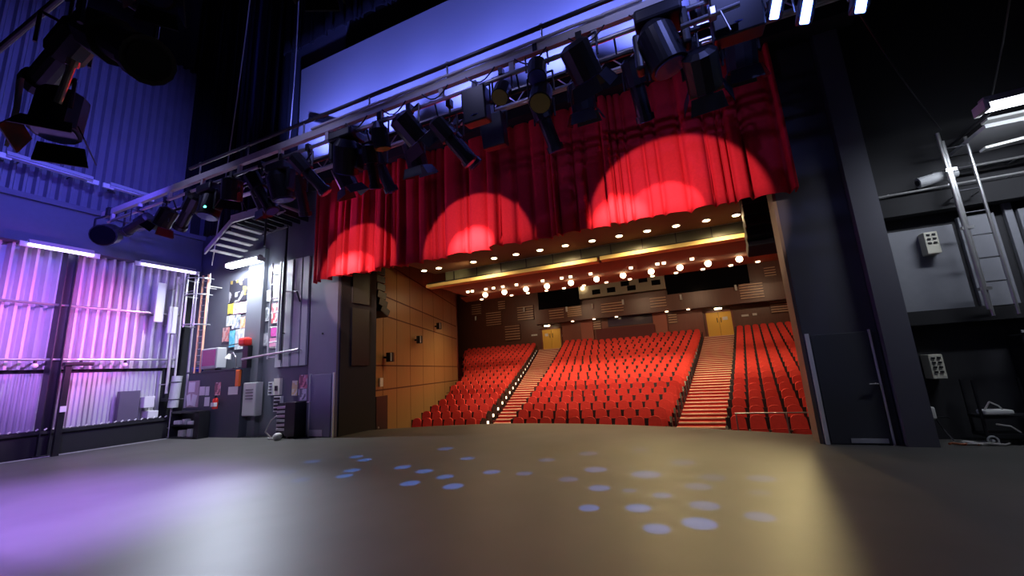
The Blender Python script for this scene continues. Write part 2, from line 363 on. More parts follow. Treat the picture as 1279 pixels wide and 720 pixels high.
# ================================================================ SEATS
def seat_outline(w0, w1, z0, z1, rr, n=5):
    pts = [(-w0/2, z0), (w0/2, z0)]
    for i in range(n+1):
        a = i/n*PI/2; pts.append((w1/2 - rr + rr*math.cos(a), z1 - rr*.8 + rr*.8*math.sin(a)))
    for i in range(n+1):
        a = PI/2 + i/n*PI/2; pts.append((-w1/2 + rr + rr*math.cos(a), z1 - rr*.8 + rr*.8*math.sin(a)))
    return pts
def seat_mesh():
    tilt = .16
    back = MB(); o = seat_outline(.44, .385, .36, .95, .17)
    back.prism([(x, tilt*(z-.4)+.02, z) for x, z in o], (0, .07, 0))
    bmesh.ops.bevel(back.b, geom=[e for e in back.b.edges if abs(e.verts[0].co.y-e.verts[1].co.y) < .2 and e.calc_face_angle(0) > 1.2], offset=.015, segments=1, affect='EDGES')
    cush = MB(); o = seat_outline(.42, .43, .22, .6, .08, 3)
    cush.prism([(x, .06*(z-.3)-.11, z) for x, z in o], (0, .09, 0))
    fr = MB(); fr.box((-.25, -.06, .33), (.035, .30, .1), bev=.008); fr.box((-.25, .02, .16), (.045, .12, .32)); fr.box((-.25, -.08, .56), (.05, .32, .035), bev=.01); fr.box((-.25, .19, .58), (.15, .02, .6)); fr.box((-.25, .13, .33), (.04, .12, .05)); fr.box((-.25, .01, .45), (.03, .06, .22))  # wide thin box is black backing added to darken gaps between seats
    fr.box((.0, .05, .33), (.46, .05, .05))
    return back, cush, fr
proto = None
SEATS = []
def blocks(i):
    y = yrow(i); t = (y-14)/20
    lb = (lwall(y)+.55, -7.65-4.9*t-.2); mb = (-6.42-3.75*t, -1.2+1.75*t); rb = (.62+2.3*t, .235*y+.75)
    return lb, mb, rb
ORD = ['first', 'second', 'third', 'fourth', 'fifth', 'sixth', 'seventh', 'eighth', 'ninth', 'tenth', 'eleventh', 'twelfth', 'thirteenth', 'fourteenth', 'fifteenth', 'sixteenth', 'seventeenth', 'eighteenth', 'nineteenth', 'twentieth', 'twenty-first', 'twenty-second', 'twenty-third']
for i in range(NR):
    for bi, (a, b) in enumerate(blocks(i)):
        n = max(1, round((b-a)/.5)); p = .5
        if bi == 0: x0 = b - n*p
        elif bi == 1: x0 = a; p = (b-a)/n
        else: x0 = a
        for k in range(n):
            x = x0 + (k+.5)*p
            if i == NR-1 and bi == 1 and -7.4 < x < -2.9: continue      # the mixing position
            if bi == 0: nm = '%s from left aisle, %s row, left block' % (ORD[n-1-k], ORD[i])
            elif bi == 1: nm = '%s from left aisle, %s row, centre block' % (ORD[k], ORD[i])
            else: nm = '%s from right aisle, %s row, right block' % (ORD[k], ORD[i])
            SEATS.append((x, yrow(i), zrow(i), bi, nm))
GR = ['theatre seats in the left block', 'theatre seats in the centre block', 'theatre seats in the right block']
near = SEATS[:300]; far = SEATS[300:]
bk, cu, fr = seat_mesh()
x, y, z, bi, nm = near[0]
proto = thing('theatre_seat', 'red tip-up seat, ' + nm, 'seat', (0, 0, 0), GR[bi])
bk.build('backrest', SEATRED, proto, smooth=False); cu.build('seat', SEATRED, proto); fr.build('frame', SEATBLK, proto)
for j, (x, y, z, bi, nm) in enumerate(near):
    o = proto if j == 0 else copy_thing(proto, (x, y, z), '')
    o.location = (x, y, z); o['label'] = 'red tip-up seat, ' + nm; o['group'] = GR[bi]
# the remaining seats of the upper rows
vb = []; fb = []; mi = []
srcs = [(c.data, k) for c, k in zip(proto.children, range(3))]
parts = {c.name.split('.')[0]: c.data for c in proto.children}
for (x, y, z, bi, nm) in far:
    for key, k in (('backrest', 0), ('seat', 0), ('frame', 1)):
        me = parts[key]; base = len(vb)
        vb += [(v.co.x+x, v.co.y+y, v.co.z+z) for v in me.vertices]
        for p in me.polygons: fb.append([base+q for q in p.vertices]); mi.append(k)
me = bpy.data.meshes.new('theatre_seat_rows'); me.from_pydata(vb, [], fb); me.materials.append(SEATRED); me.materials.append(SEATBLK)
me.polygons.foreach_set('material_index', mi); me.update()
o = bpy.data.objects.new('theatre_seat_rows', me); C.objects.link(o)
tag(o, 'distant red tip-up seats filling the upper rows up to the rear wall', 'seats', kind='stuff')
# dark end panels of the rows, with little aisle lights
def end_panel(x, y, z, side, i, light):
    t = thing('row_end_panel', 'dark panel closing %s row at %s' % (ORD[i], side), 'end panel', (x, y, z), 'row end panels beside the aisles')
    m = MB(); m.prism([(x-.03, y-.28, z), (x-.03, y+.16, z), (x-.03, y+.2, z+.6), (x-.03, y-.1, z+.68), (x-.03, y-.28, z+.5)], (.06, 0, 0)); m.build('panel', SEATBLK, t)
    if light:
        m = MB(); m.bb(x+.03, x+.06, y-.34, y-.2, z+.16, z+.28); m.bb(x-.06, x+.06, y-.33, y-.28, z+.16, z+.28); m.build('step_light', STEPL, t)
for i in range(NR):
    lb, mb, rb = blocks(i)
    end_panel(lb[1]+.06, yrow(i), zrow(i), 'left side of the left aisle', i, True)
    end_panel(mb[0]-.08, yrow(i), zrow(i), 'right side of the left aisle', i, False)
    end_panel(mb[1]+.08, yrow(i), zrow(i), 'left side of the right aisle', i, False)
    end_panel(rb[0]-.08, yrow(i), zrow(i), 'right side of the right aisle', i, False)
# aisle stairs with pale nosings
def stairs(label, xa, xb):
    t = thing('aisle_stairs', label, 'stairs', ((xa(14)+xb(14))/2, 13.2, zrow(0)))
    m = MB(); lips = []
    for h in range(-1, NR*2+1):
        i = h/2; y0 = 14 + i - .62; z = (zrow(max(i, 0)) if i >= 0 else -1.2) + .09; y1 = y0+.5
        a0, b0 = xa(y0), xb(y0)
        m.prism([(a0, y0, z), (b0, y0, z), (xb(y1), y1, z), (xa(y1), y1, z)], (0, 0, -.55)); lips.append((a0, b0, y0, z))
    m.build('treads', CARPET, t)
    for (a0, b0, y0, z) in lips:
        m = MB(); m.bb(a0+.03, b0-.03, y0-.015, y0+.075, z-.03, z+.012); m.build('nosing', NOSE, t)
stairs('red carpeted left aisle stairs with pale nosings up to the left yellow doors', lambda y: -7.62-4.9*(y-14)/20, lambda y: -6.55-3.75*(y-14)/20)
stairs('red carpeted right aisle stairs with pale nosings up to the right yellow doors', lambda y: -1.06+1.75*(y-14)/20, lambda y: .48+2.3*(y-14)/20)
# front rail
t = thing('guard_rail', 'thin metal rail in front of the right seating block', 'rail', (2.0, 13.1, zrow(0)))
m = MB(); m.cyl((.75, 13.1, .0), (4.2, 13.1, .0), .018); m.cyl((.75, 13.1, -.55), (4.2, 13.1, -.55), .012); m.build('rail', SILVER, t)
for x in (.78, 1.95, 3.1, 4.15):
    m = MB(); m.cyl((x, 13.1, -1.14), (x, 13.1, 0), .018); m.build('post', SILVER, t)

# ================================================================ AUDITORIUM REAR WALL AND CEILING FITTINGS
def doors(n, x0, x1, zb, zt, y, lab):
    t = thing('door_%d' % n, lab, 'door', ((x0+x1)/2, y, zb)); struct(t)
    m = MB(); m.bb(x0-.12, x0, y-.06, y+.1, zb, zt+.12); m.bb(x1, x1+.12, y-.06, y+.1, zb, zt+.12); m.bb(x0-.12, x1+.12, y-.06, y+.1, zt, zt+.12); m.build('door_frame', WOODR, t)
    xm = (x0+x1)/2
    for (a, b) in ((x0, xm-.01), (xm+.01, x1)):
        m = MB(); m.bb(a, b, y-.02, y+.08, zb, zt, bev=.01); lf = m.build('door_leaf', DOORY, t); s = 1 if b < xm+.05 else -1; s = -s
        m = MB(); m.cyl((xm+s*.13, y-.07, zb+1.15), (xm+s*.13, y-.07, zb+1.5), .03); m.cyl((xm+s*.13, y-.07, zb+1.15), (xm+s*.13, y, zb+1.15), .02); m.cyl((xm+s*.13, y-.07, zb+1.5), (xm+s*.13, y, zb+1.5), .02); m.build('pull_handle', SEATBLK, lf)
    m = MB(); m.bb(xm-.62 if n == 1 else xm+.25, xm-.3 if n == 1 else xm+.62, y-.035, y-.02, zb+1.3, zb+1.55); m.build('notice_plate', PAPER, t)
doors(1, -12.75, -11.02, 3.1, 5.0, 36.0, 'pair of yellow doors at the head of left aisle stairs')
doors(2, 1.12, 2.9, 3.12, 5.08, 36.0, 'pair of yellow doors at the head of right aisle stairs')
m = MB(); m.bb(-21.6, 9.4, 35.0, 36.19, 2.4, 3.08); struct(m.build('floor_gangway', CARPET))
for (x, nm) in ((-11.9, 'left'), (2.0, 'right')):
    t = thing('door_lamp', 'small bright lamp in hood above the %s yellow doors' % nm, 'lamp', (x, 35.9, 5.3))
    m = MB(); m.prism([(x-.4, 34.85, 5.3), (x+.4, 34.85, 5.3), (x+.2, 34.85, 5.44), (x-.2, 34.85, 5.44)], (0, .4, 0)); m.build('hood', SEATBLK, t)
    m = MB(); m.box((x, 35.0, 5.25), (.5, .14, .12), bev=.03); m.build('lens', LAMPW, t)
# lower rear wall lining, reddish panels
m = MB(); m.bb(-10.8, .9, 35.85, 36.2, 2.9, 5.5); struct(m.build('wall_rear_lining', WOODR))
m = MB(); m.bb(-7.6, -2.8, 35.3, 35.8, 2.9, 4.55); tag(m.build('mixing_desk_wall', mat('maroon_panel', (.14, .015, .02), .6)), 'low maroon wall of sound desk behind centre seats', 'counter')
m = MB(); m.bb(-6.6, -2.9, 35.75, 35.9, 4.7, 5.45); tag(m.build('control_window', mat('violet_glass', (.06, .04, .09), .15)), 'dim violet window over the sound desk wall', 'window')
for (x0, x1, z0, lab) in ((-9.0, -7.9, 3.3, 'pale pink column left of the sound desk'), (-2.9, -1.8, 3.3, 'pale pink column right of the sound desk')):
    m = MB(); m.bb(x0, x1, 35.6, 35.84, z0, 5.45, bev=.03); tag(m.build('wall_column', mat('pink_plaster', (.42, .14, .10), .6)), lab, 'column')
# projecting gallery front
m = MB(); m.bb(-13.0, 9.4, 34.9, 35.84, 5.45, 5.62); m.bb(-13.0, 9.4, 34.9, 35.1, 5.62, 6.75); tag(m.build('gallery', WOODD), 'dark walnut gallery front running over both rear doors', 'gallery')
for k, x in enumerate((-9.5, -7.6, -5.7, -1.7, -.1)):
    m = MB(); m.cyl((x, 34.95, 5.38), (x, 34.95, 5.45), .12); tag(m.build('gallery_downlight', LAMPS), '%s small lamp from the left under the gallery front' % ORD[k], 'lamp', 'small lamps under the gallery front')
# gallery openings
m = MB(); m.bb(-12.8, -8.85, 35.6, 36.2, 6.8, 8.5); tag(m.build('gallery_window', BLACKG), 'dark glazed gallery opening above the left yellow doors', 'window')
m = MB(); m.bb(-1.5, 4.5, 35.6, 36.2, 6.8, 8.6); tag(m.build('gallery_window', BLACKG), 'dark glazed gallery opening above the right yellow doors', 'window')
t = thing('control_booth', 'grey control booth front with small dark hatches in gallery', 'booth', (-5, 35.6, 6.9))
m = MB(); m.bb(-8.8, -1.55, 35.3, 36.17, 7.35, 8.8); m.build('front', mat('booth_grey', (.30, .27, .20), .6), t)
for x0, z0 in ((-7.6, 7.6), (-6.3, 7.6), (-5.1, 8.0), (-4.6, 7.55), (-2.6, 7.75), (-3.6, 8.1)):
    m = MB(); m.bb(x0, x0+.7, 35.26, 35.3, z0, z0+.42); m.build('hatch', BLACKG, t)
t = thing('booth_lamp', 'single warm bulb at left end of the control booth', 'lamp', (-8.4, 35.1, 8.2)); m = MB(); m.ball((-8.4, 35.1, 8.25), .16); m.build('bulb', LAMPW, t); m = MB(); m.cyl((-8.4, 35.3, 8.25), (-8.4, 35.1, 8.25), .07); m.build('base', SEATBLK, t)
# slatted panels
def slats(x0, x1, z0, z1, n, lab, y=34.85, back=WOODD):
    t = thing('slatted_panel', lab, 'wall panel', ((x0+x1)/2, y, z0), 'slatted panels of the rear wall')
    m = MB(); m.bb(x0, x1, y, y+.08, z0, z1); m.build('board', back, t)
    m = MB()
    for k in range(n):
        z = z0 + (z1-z0)*(k+.5)/n; m.bb(x0+.03, x1-.03, y-.06, y, z-.028, z+.028)
    m.build('slats', SLAT, t)
slats(-20.2, -19.1, 7.2, 8.3, 5, 'slatted panel topmost at far left of rear wall', 36.09)
slats(-18.6, -16.9, 5.9, 7.3, 6, 'slatted panel at middle height, left of rear wall', 36.09)
slats(-17.2, -16.4, 7.4, 8.3, 4, 'small slatted panel near top, third from left', 36.09)
slats(-16.6, -15.0, 4.3, 5.8, 6, 'slatted panel just above the upper left seats', 36.09)
slats(-15.2, -13.5, 6.1, 7.5, 6, 'slatted panel high beside the left gallery opening', 36.09)
slats(-11.6, -10.2, 5.75, 6.65, 4, 'slatted panel of gallery front over the left doors')
slats(-9.9, -8.6, 5.8, 6.7, 5, 'golden slatted panel of gallery front left of the booth', back=WOODW)
slats(-6.9, -5.0, 5.8, 6.7, 4, 'slatted panel of gallery front under the booth')
slats(-2.9, -1.6, 5.8, 6.7, 4, 'slatted panel of gallery front right of the booth')
slats(-1.7, -1.0, 4.5, 5.3, 4, 'small slatted panel left of the right doors', 35.75)
slats(-8.0, -7.2, 4.55, 5.35, 4, 'small bright slatted panel over the left end of the desk wall', 35.75)
slats(3.6, 5.2, 5.7, 6.9, 6, 'slatted panel of gallery front right of the right doors')
slats(5.6, 7.6, 4.6, 5.5, 5, 'low slatted panel at right end of the rear wall', 36.09)
slats(5.6, 6.4, 7.4, 8.2, 4, 'bright slatted panel topmost at right end of rear wall', 36.09)
for k, (x, z) in enumerate(((-19.7, 6.6), (-14.4, 6.9), (-9.9, 6.3), (-7.6, 6.3), (-5.0, 6.35), (-.5, 6.2), (3.4, 6.45))):
    t = thing('wall_sconce', '%s white tubular sconce from left along the rear wall' % ORD[k], 'sconce', (x, 34.7, z), 'tubular sconces along the rear wall')
    yb = 36.05 if x < -13 else 34.86
    m = MB(); m.cyl((x, yb-.12, z), (x, yb-.12, z+.42), .085); m.build('tube', WHITE, t); m = MB(); m.bb(x-.05, x+.05, yb-.1, 36.2 if x < -13 else 34.9, z+.14, z+.28); m.build('bracket', SEATBLK, t)
for (x0, x1, z0, z1, lab) in ((-13.9, -13.3, 4.55, 4.7, 'white sign strip left of the left doors'), (-10.85, -10.5, 4.5, 4.68, 'white upper sign right of the left doors'), (-10.95, -10.75, 4.25, 4.43, 'small white sign right of left doors, lower one'),
                              (3.6, 4.1, 4.55, 4.7, 'white sign strip right of the right doors'), (4.35, 4.65, 4.56, 4.74, 'square white sign furthest right of the right doors')):
    m = MB(); m.bb(x0, x1, 36.08, 36.14, z0, z1, bev=.01); tag(m.build('wall_sign', WHITE), lab, 'sign')

# lower row of round ceiling lamps, pendant globes
for k, (x,) in enumerate(LOW):
    t = thing('globe_lamp', '%s big glowing globe from the left in the lower lamp row' % ORD[k], 'lamp', (x, 20, 5.62), 'glowing globes of the lower lamp row')
    m = MB(); m.ball((x, 20, 5.71), .14); m.build('globe', LAMPW, t, smooth=True); m = MB(); m.cyl((x, 20, 5.8), (x, 20, 5.86), .09); m.build('collar', SEATBLK, t)
for k, px in enumerate((-9.45, -8.76, -7.2, -6.33, -5.45, -4.53, -3.6, -2.67, -1.78, -.9, -.04, .81, 1.61)):
    t = thing('downlight', '%s round downlight from the left in front ceiling before the bridge' % ORD[k], 'lamp', (px, 13.15, 5.57), 'round downlights before the bridge')
    m = MB(); m.cyl((px, 13.15, 5.585), (px, 13.15, 5.62), .13, n=16); m.build('trim_ring', WHITE, t); m = MB(); m.cyl((px, 13.15, 5.575), (px, 13.15, 5.59), .10, n=16); m.build('lens', LAMPW, t)
sm = [(-12.1, 23), (-10.0, 23), (-8.9, 23), (-7.7, 23), (-6.6, 23), (-5.4, 23), (-4.1, 23), (-2.8, 23), (-1.6, 23), (-.4, 23), (.9, 23), (2.2, 23), (3.4, 23)]
for k, (x, y) in enumerate(sm):
    m = MB(); m.cyl((x, y, 6.05), (x, y, 6.12), .10); tag(m.build('small_downlight', LAMPS), '%s small downlight from left at rear edge of the ceiling' % ORD[k], 'lamp', 'small downlights at the rear edge')
sm = [(-9.8, 0), (-9.55, 0), (-8.8, 0), (-8.4, 0), (-7.9, 0), (-7.2, 0), (-5.9, 0), (-5.0, 0), (-4.6, 0), (-3.7, 0), (-2.0, 0), (-.95, 0), (-.7, 0), (.35, 0)]
for k, (x, _) in enumerate(sm):
    m = MB(); m.cyl((x, 17.2, 5.35), (x, 17.2, 5.47), .075); tag(m.build('small_downlight', LAMPS), '%s small downlight from left just behind the bridge' % ORD[k], 'lamp', 'small downlights behind the bridge')
# front-of-house bridge
t = thing('lighting_bridge', 'grey-green front-of-house bridge with bright yellow lip across auditorium ceiling', 'bridge', (-3.6, 14, 5.05))
m = MB(); m.bb(-9.0, 2.25, 14.0, 14.1, 5.28, 5.64); m.build('front_panel', BRIDGEM, t)
m = MB(); m.bb(-9.0, 2.25, 13.95, 14.0, 5.61, 5.65); m.build('top_trim', SILVER, t)
m = MB(); m.bb(-9.9, -2.72, 13.9, 14.3, 5.07, 5.2); m.build('lip', YELLOW, t)
m = MB(); m.bb(-2.62, 2.1, 13.9, 14.3, 5.09, 5.22); m.build('lip', YELLOW, t)
m = MB(); m.bb(-9.9, 2.1, 14.0, 14.4, 5.2, 5.28); m.build('floor_plate', SEATBLK, t)
for k in range(11):
    x = -8.6 + k*1.06; m = MB(); m.bb(x, x+.03, 13.97, 14.0, 5.25, 5.62); m.build('stud', SEATBLK, t)
# line arrays at each side, beyond the opening
def line_array(x, y, z, s, lab):
    t = thing('line_array_speaker', lab, 'loudspeaker', (x, y, z)); a = 0; p = Vector((x, y, z+1.55))
    for k in range(6):
        a = .02 + k*k*.018; h = .27
        c = p + Vector((0, math.sin(a)*h*.5, -h*.5*math.cos(a)))
        m = MB(); m.box(c, (.72, .42, .255), rx=-a, bev=.02); m.build('cabinet', BLACKM, t); p = p + Vector((0, math.sin(a)*h, -h*math.cos(a)))
    m = MB(); m.cyl((x-.25, y, z+1.55), (x-.25, y, 5.6), .02); m.cyl((x+.25, y, z+1.55), (x+.25, y, 5.6), .02); m.bb(x-.3, x+.3, y-.05, y+.05, z+1.5, z+1.6); m.build('rigging', DARKM, t)
line_array(-9.65, 10.5, 3.6, 1, 'black curved line of speakers left of the opening, before oak wall')
line_array(1.78, 10.5, 3.9, 1, 'black line of speakers right of the opening under the valance')
for (y, z, nm) in ((12.22, 2.24, 'nearest the stage'), (15.49, 3.12, 'middle one'), (18.63, 4.08, 'furthest back')):
    x = -6.6-.33*y
    t = thing('wall_speaker', 'small black speaker box on oak side wall, %s' % nm, 'loudspeaker', (x+.2, y, z-.12), 'small speakers on the oak side wall')
    m = MB(); m.box((x+.24, y+.05, z), (.26, .24, .34), rz=.5, bev=.015); m.build('cabinet', BLACKM, t)
    m = MB(); m.box((x+.36, y-.04, z), (.04, .2, .3), rz=.5); m.build('grille', PALEGREY, t); m = MB(); m.cyl((x, y, z), (x+.15, y, z), .04); m.build('bracket', DARKM, t)
m = MB(); m.bb(-10.44, -10.36, 11.7, 11.85, 1.2, 1.5); tag(m.build('exit_light', WHITE), 'small white light plate low on oak wall near the stage', 'light plate')
t = thing('access_door', 'dark open door beside the stage at foot of oak wall', 'door', (-9.9, 11.0, -1.1)); 
m = MB(); m.box((-9.95, 11.3, -.1), (.06, .8, 2.0), rz=.25); m.build('leaf', SEATBLK, t); m = MB(); m.ball((-9.86, 11.05, -.1), .04); m.build('knob', SILVER, t)

# ================================================================ STAGE LIGHTING BRIDGE (over the stage)
t = thing('overhead_truss', 'long pale steel lighting truss with handrail crossing above the stage', 'truss', (-6, 5, 5.7))
m = MB(); m.cyl((-10.0, 5, 6.44), (3.5, 5, 6.44), .035); m.build('handrail', DARKM, t)
m = MB(); m.bb(-13.7, 3.5, 4.96, 5.04, 6.03, 6.17); m.build('beam', GALV, t)
m = MB(); m.cyl((-13.4, 5, 5.85), (3.5, 5, 5.85), .034); m.build('lower_tube', SILVER, t)
m = MB(); m.cyl((-11, 5.12, 5.62), (3.5, 5.12, 5.62), .03); m.build('hanging_bar', DARKM, t)
for k in range(9):
    x = -9.6 + k*1.63; m = MB(); m.cyl((x, 5, 6.1), (x, 5, 6.46), .016); m.ball((x, 5, 6.46), .035); m.build('post', SILVER, t)
for k in range(14):
    x = -13.2 + k*1.25; m = MB(); m.bb(x-.04, x+.04, 4.97, 5.03, 5.85, 6.05); m.build('hanger', GALV, t)
for k in range(10):
    x = -10.6 + k*1.45; m = MB(); m.cyl((x, 5.02, 5.85), (x, 5.12, 5.62), .014); m.build('strap', DARKM, t)
rr = random.Random(3)
for k in range(9):
    x = -5.2 + k*.83; m = MB(); m.path([(x + .5*j/6, 4.94, 6.02 - .17*math.sin(j/6*PI)) for j in range(7)], .011); m.build('cable_loop', BLACKM, t)
m = MB()
for k in range(12):
    x = -6 + k*.5; m.box((x+.2, 4.94, 6.185), (.54, .04, .04), ry=rr.uniform(-.03, .03), bev=.012)
m.build('cable_bundle', GALV, t)
t = thing('rear_truss', 'second silver truss close behind the first, lit bright blue-white', 'truss', (-5, 6.3, 6.3))
for z, y in ((6.62, 6.3), (6.34, 6.3), (6.48, 6.55)):
    m = MB(); m.cyl((-15.5, y, z), (3.4, y, z), .032); m.build('chord', SILVER, t)
m = MB()
for k in range(38):
    x = -15.4 + k*.49; m.cyl((x, 6.3, 6.62), (x+.245, 6.3, 6.34), .012, n=6); m.cyl((x+.245, 6.3, 6.34), (x+.49, 6.3, 6.62), .012, n=6)
m.build('lacing', SILVER, t)

# lantern kinds ------------------------------------------------------------
def frame(d):
    d = Vector(d).normalized(); q = d.to_track_quat('Z', 'Y').to_matrix(); return d, q @ Vector((1, 0, 0)), q @ Vector((0, 1, 0))
def lantern(kind, c, d, lab, s=1, bar=5.85, lens=None, grp='lanterns on the overhead trusses'):
    """c = centre of the body, d = where it points"""
    c = Vector(c); d, u, v = frame(d)
    names = {'par': ('par_can', 'lantern'), 'profile': ('profile_spotlight', 'spotlight'), 'fresnel': ('fresnel_lantern', 'lantern'), 'mover': ('moving_head_light', 'moving light'), 'flood': ('flood_lantern', 'lantern')}
    nm, cat = names[kind]; t = thing(nm, lab, cat, c, grp)
    h = Vector((1, 0, 0)) if abs(d.x) < .8 else Vector((0, 1, 0)); h = (h - d*h.dot(d)).normalized()
    wd = {'par': .17, 'profile': .16, 'fresnel': .19, 'mover': .23, 'flood': .22}[kind]*s
    top = Vector((c.x, c.y, bar))
    m = MB(); yt = c + Vector((0, 0, .28*s))
    m.path([c - h*wd, yt - h*wd, yt + h*wd, c + h*wd], .014*s); m.build('yoke', DARKM, t)
    m = MB(); m.cyl(yt, (c.x, c.y, max(bar, yt.z+.05)), .016*s); m.box((c.x, c.y, max(bar, yt.z+.05)), (.07*s, .1*s, .12*s)); m.build('clamp', BLACKM, t)
    L = lens or LENSB
    m = MB()
    if kind == 'par':
        m.cyl(c - d*.2*s, c - d*.08*s, .07*s, .14*s, n=16); m.cyl(c - d*.08*s, c + d*.22*s, .14*s, n=16)
        bd = m.build('body', BLACKM, t); m = MB(); m.cyl(c + d*.225*s, c + d*.235*s, .125*s, n=16); m.build('lens', L, bd)
    elif kind == 'profile':
        m.cyl(c - d*.32*s, c - d*.02*s, .13*s, n=10); m.cyl(c - d*.36*s, c - d*.32*s, .08*s, .13*s, n=10); m.build('lamp_house', BLACKM, t)
        m = MB(); m.cyl(c - d*.02*s, c + d*.42*s, .095*s, n=14); m.cyl(c + d*.36*s, c + d*.44*s, .12*s, n=14); bd = m.build('lens_tube', BLACKM, t)
        m = MB(); m.cyl(c + d*.442*s, c + d*.45*s, .095*s, n=14); m.build('lens', L, bd)
    elif kind == 'fresnel':
        m.cyl(c - d*.2*s, c + d*.16*s, .17*s, n=12); m.cyl(c - d*.24*s, c - d*.2*s, .1*s, .17*s, n=12); bd = m.build('body', BLACKM, t)
        m = MB(); m.cyl(c + d*.165*s, c + d*.175*s, .14*s, n=14); m.build('lens', L, bd)
        for k, (a, b) in enumerate(((u, v), (-u, v), (v, u), (-v, u))):
            m = MB(); p = c + d*.17*s + a*.17*s; e = p + d*.15*s + a*.07*s
            m.prism([p - b*.15*s, p + b*.15*s, e + b*.18*s, e - b*.18*s], a*.008); m.build('barn_door', BLACKM, bd)
    elif kind == 'mover':
        m.cyl(c - d*.2*s, c + d*.2*s, .19*s, n=28); m.cyl(c - d*.3*s, c - d*.2*s, .12*s, .19*s, n=28); bd = m.build('head', BLACKM, t)
        m = MB(); m.cyl(c + d*.205*s, c + d*.22*s, .16*s, n=16); m.build('lens', L, bd)
        for sg in (-1, 1):
            m = MB(); m.box(c + h*sg*.24*s + Vector((0, 0, .1*s)), (.08*s, .16*s, .42*s), bev=.03*s); m.build('arm', BLACKM, t)
        m = MB(); m.box(c + Vector((0, 0, .36*s)), (.46*s, .34*s, .16*s), bev=.03*s); m.build('base', BLACKM, t)
    else:
        m.box(c, (.36*s, .18*s, .5*s), rx=math.atan2(d.y, -d.z)*.5, bev=.02); bd = m.build('body', BLACKM, t)
        m = MB(); m.cyl(c + d*.14*s, c + d*.15*s, .12*s); m.build('lens', L, bd)
    return t
A = [
 ('mover', (.12, 5, 5.38), (.25, .1, -1), 'large black moving head light, biggest on the near truss', 1.25, LENSB),
 ('flood', (.97, 5, 5.62), (0, .3, -1), 'tall black box lantern right of the biggest moving light', 1.5, None),
 ('fresnel', (.54, 5.15, 5.0), (.1, .8, -.6), 'black fresnel with blue-lit hood hanging below the box lantern', 1.2, LENSB),
 ('par', (-1.56, 5, 5.78), (.05, -.35, -1), 'upper one of two stacked lanterns left of centre', 1.0, None),
 ('par', (-1.56, 5.1, 5.42), (.05, -.55, -1), 'lantern with large dull yellow lens, lower of the stacked pair', 1.15, LENSY),
 ('par', (-2.13, 5, 5.62), (0, -.6, -1), 'round black lantern with dull yellow lens, smaller than its right neighbour', .95, LENSY),
 ('fresnel', (-.91, 5, 5.6), (.2, .6, -.6), 'rounded black lantern midway between yellow lens pair and moving light', 1.25, None),
 ('flood', (-2.58, 5, 5.5), (0, .2, -1), 'plain upright black box lantern left of the small yellow lens', 1.1, None),
 ('fresnel', (-3.83, 5, 5.5), (.3, .7, -.6), 'dark fresnel in middle of truss against blue panel', 1.2, None),
 ('profile', (-3.15, 5.15, 5.2), (.5, .5, -.8), 'profile spotlight angled down right below the middle of truss', 1.1, LENSB),
 ('par', (-4.46, 5, 5.6), (0, .3, -1), 'short black lantern with pale cap at lower left of blue panel', 1.05, LENSY),
 ('profile', (-4.78, 5.15, 5.2), (-.1, .4, -1), 'profile spotlight pointing straight down under the pale-capped lantern', .95, LENSB),
 ('mover', (-5.23, 5, 5.35), (-.4, .4, -.8), 'moving head light hanging at lower left corner of the blue panel', 1.15, LENSB),
 ('profile', (-6.18, 5, 5.35), (.4, .5, -.7), 'profile spotlight tilted towards the valance left edge', 1.1, LENSB),
 ('mover', (-6.9, 5, 5.2), (.1, .3, -1), 'moving head light left of the blue panel, dark blue', 1.1, LENSB),
 ('profile', (-7.5, 5, 5.3), (.5, .2, -.9), 'long profile spotlight above the staircase', 1.2, LENSB),
 ('fresnel', (-8.4, 5, 5.5), (-.3, .2, -.9), 'fresnel with pale edges left of the staircase spotlight', 1.15, None),
 ('mover', (-9.1, 5, 5.3), (0, -.2, -1), 'moving head light with a green indicator', 1.1, None),
 ('profile', (-9.9, 5, 5.4), (-.7, .1, -.6), 'profile spotlight pointing left in the dark group', 1.15, None),
 ('fresnel', (-10.8, 5, 5.4), (-.5, -.1, -.8), 'fresnel third from the left end of the near truss', 1.1, None),
 ('profile', (-11.9, 5, 5.5), (-1, -.1, -.3), 'profile spotlight lying level near the left truss end', 1.1, None),
 ('par', (-13.3, 5, 5.5), (.75, -.5, -.35), 'round black lantern hanging alone at left end of the truss', 1.9, BLACKG),
]
for (k, c, d, lab, s, ln) in A: lantern(k, c, d, lab, s, 5.85, ln)
m = MB(); m.ball((-8.98, 4.84, 5.22), .035); gi = tag(m.build('indicator_lamp', LEDG), 'tiny green indicator light among dark lanterns', 'indicator')
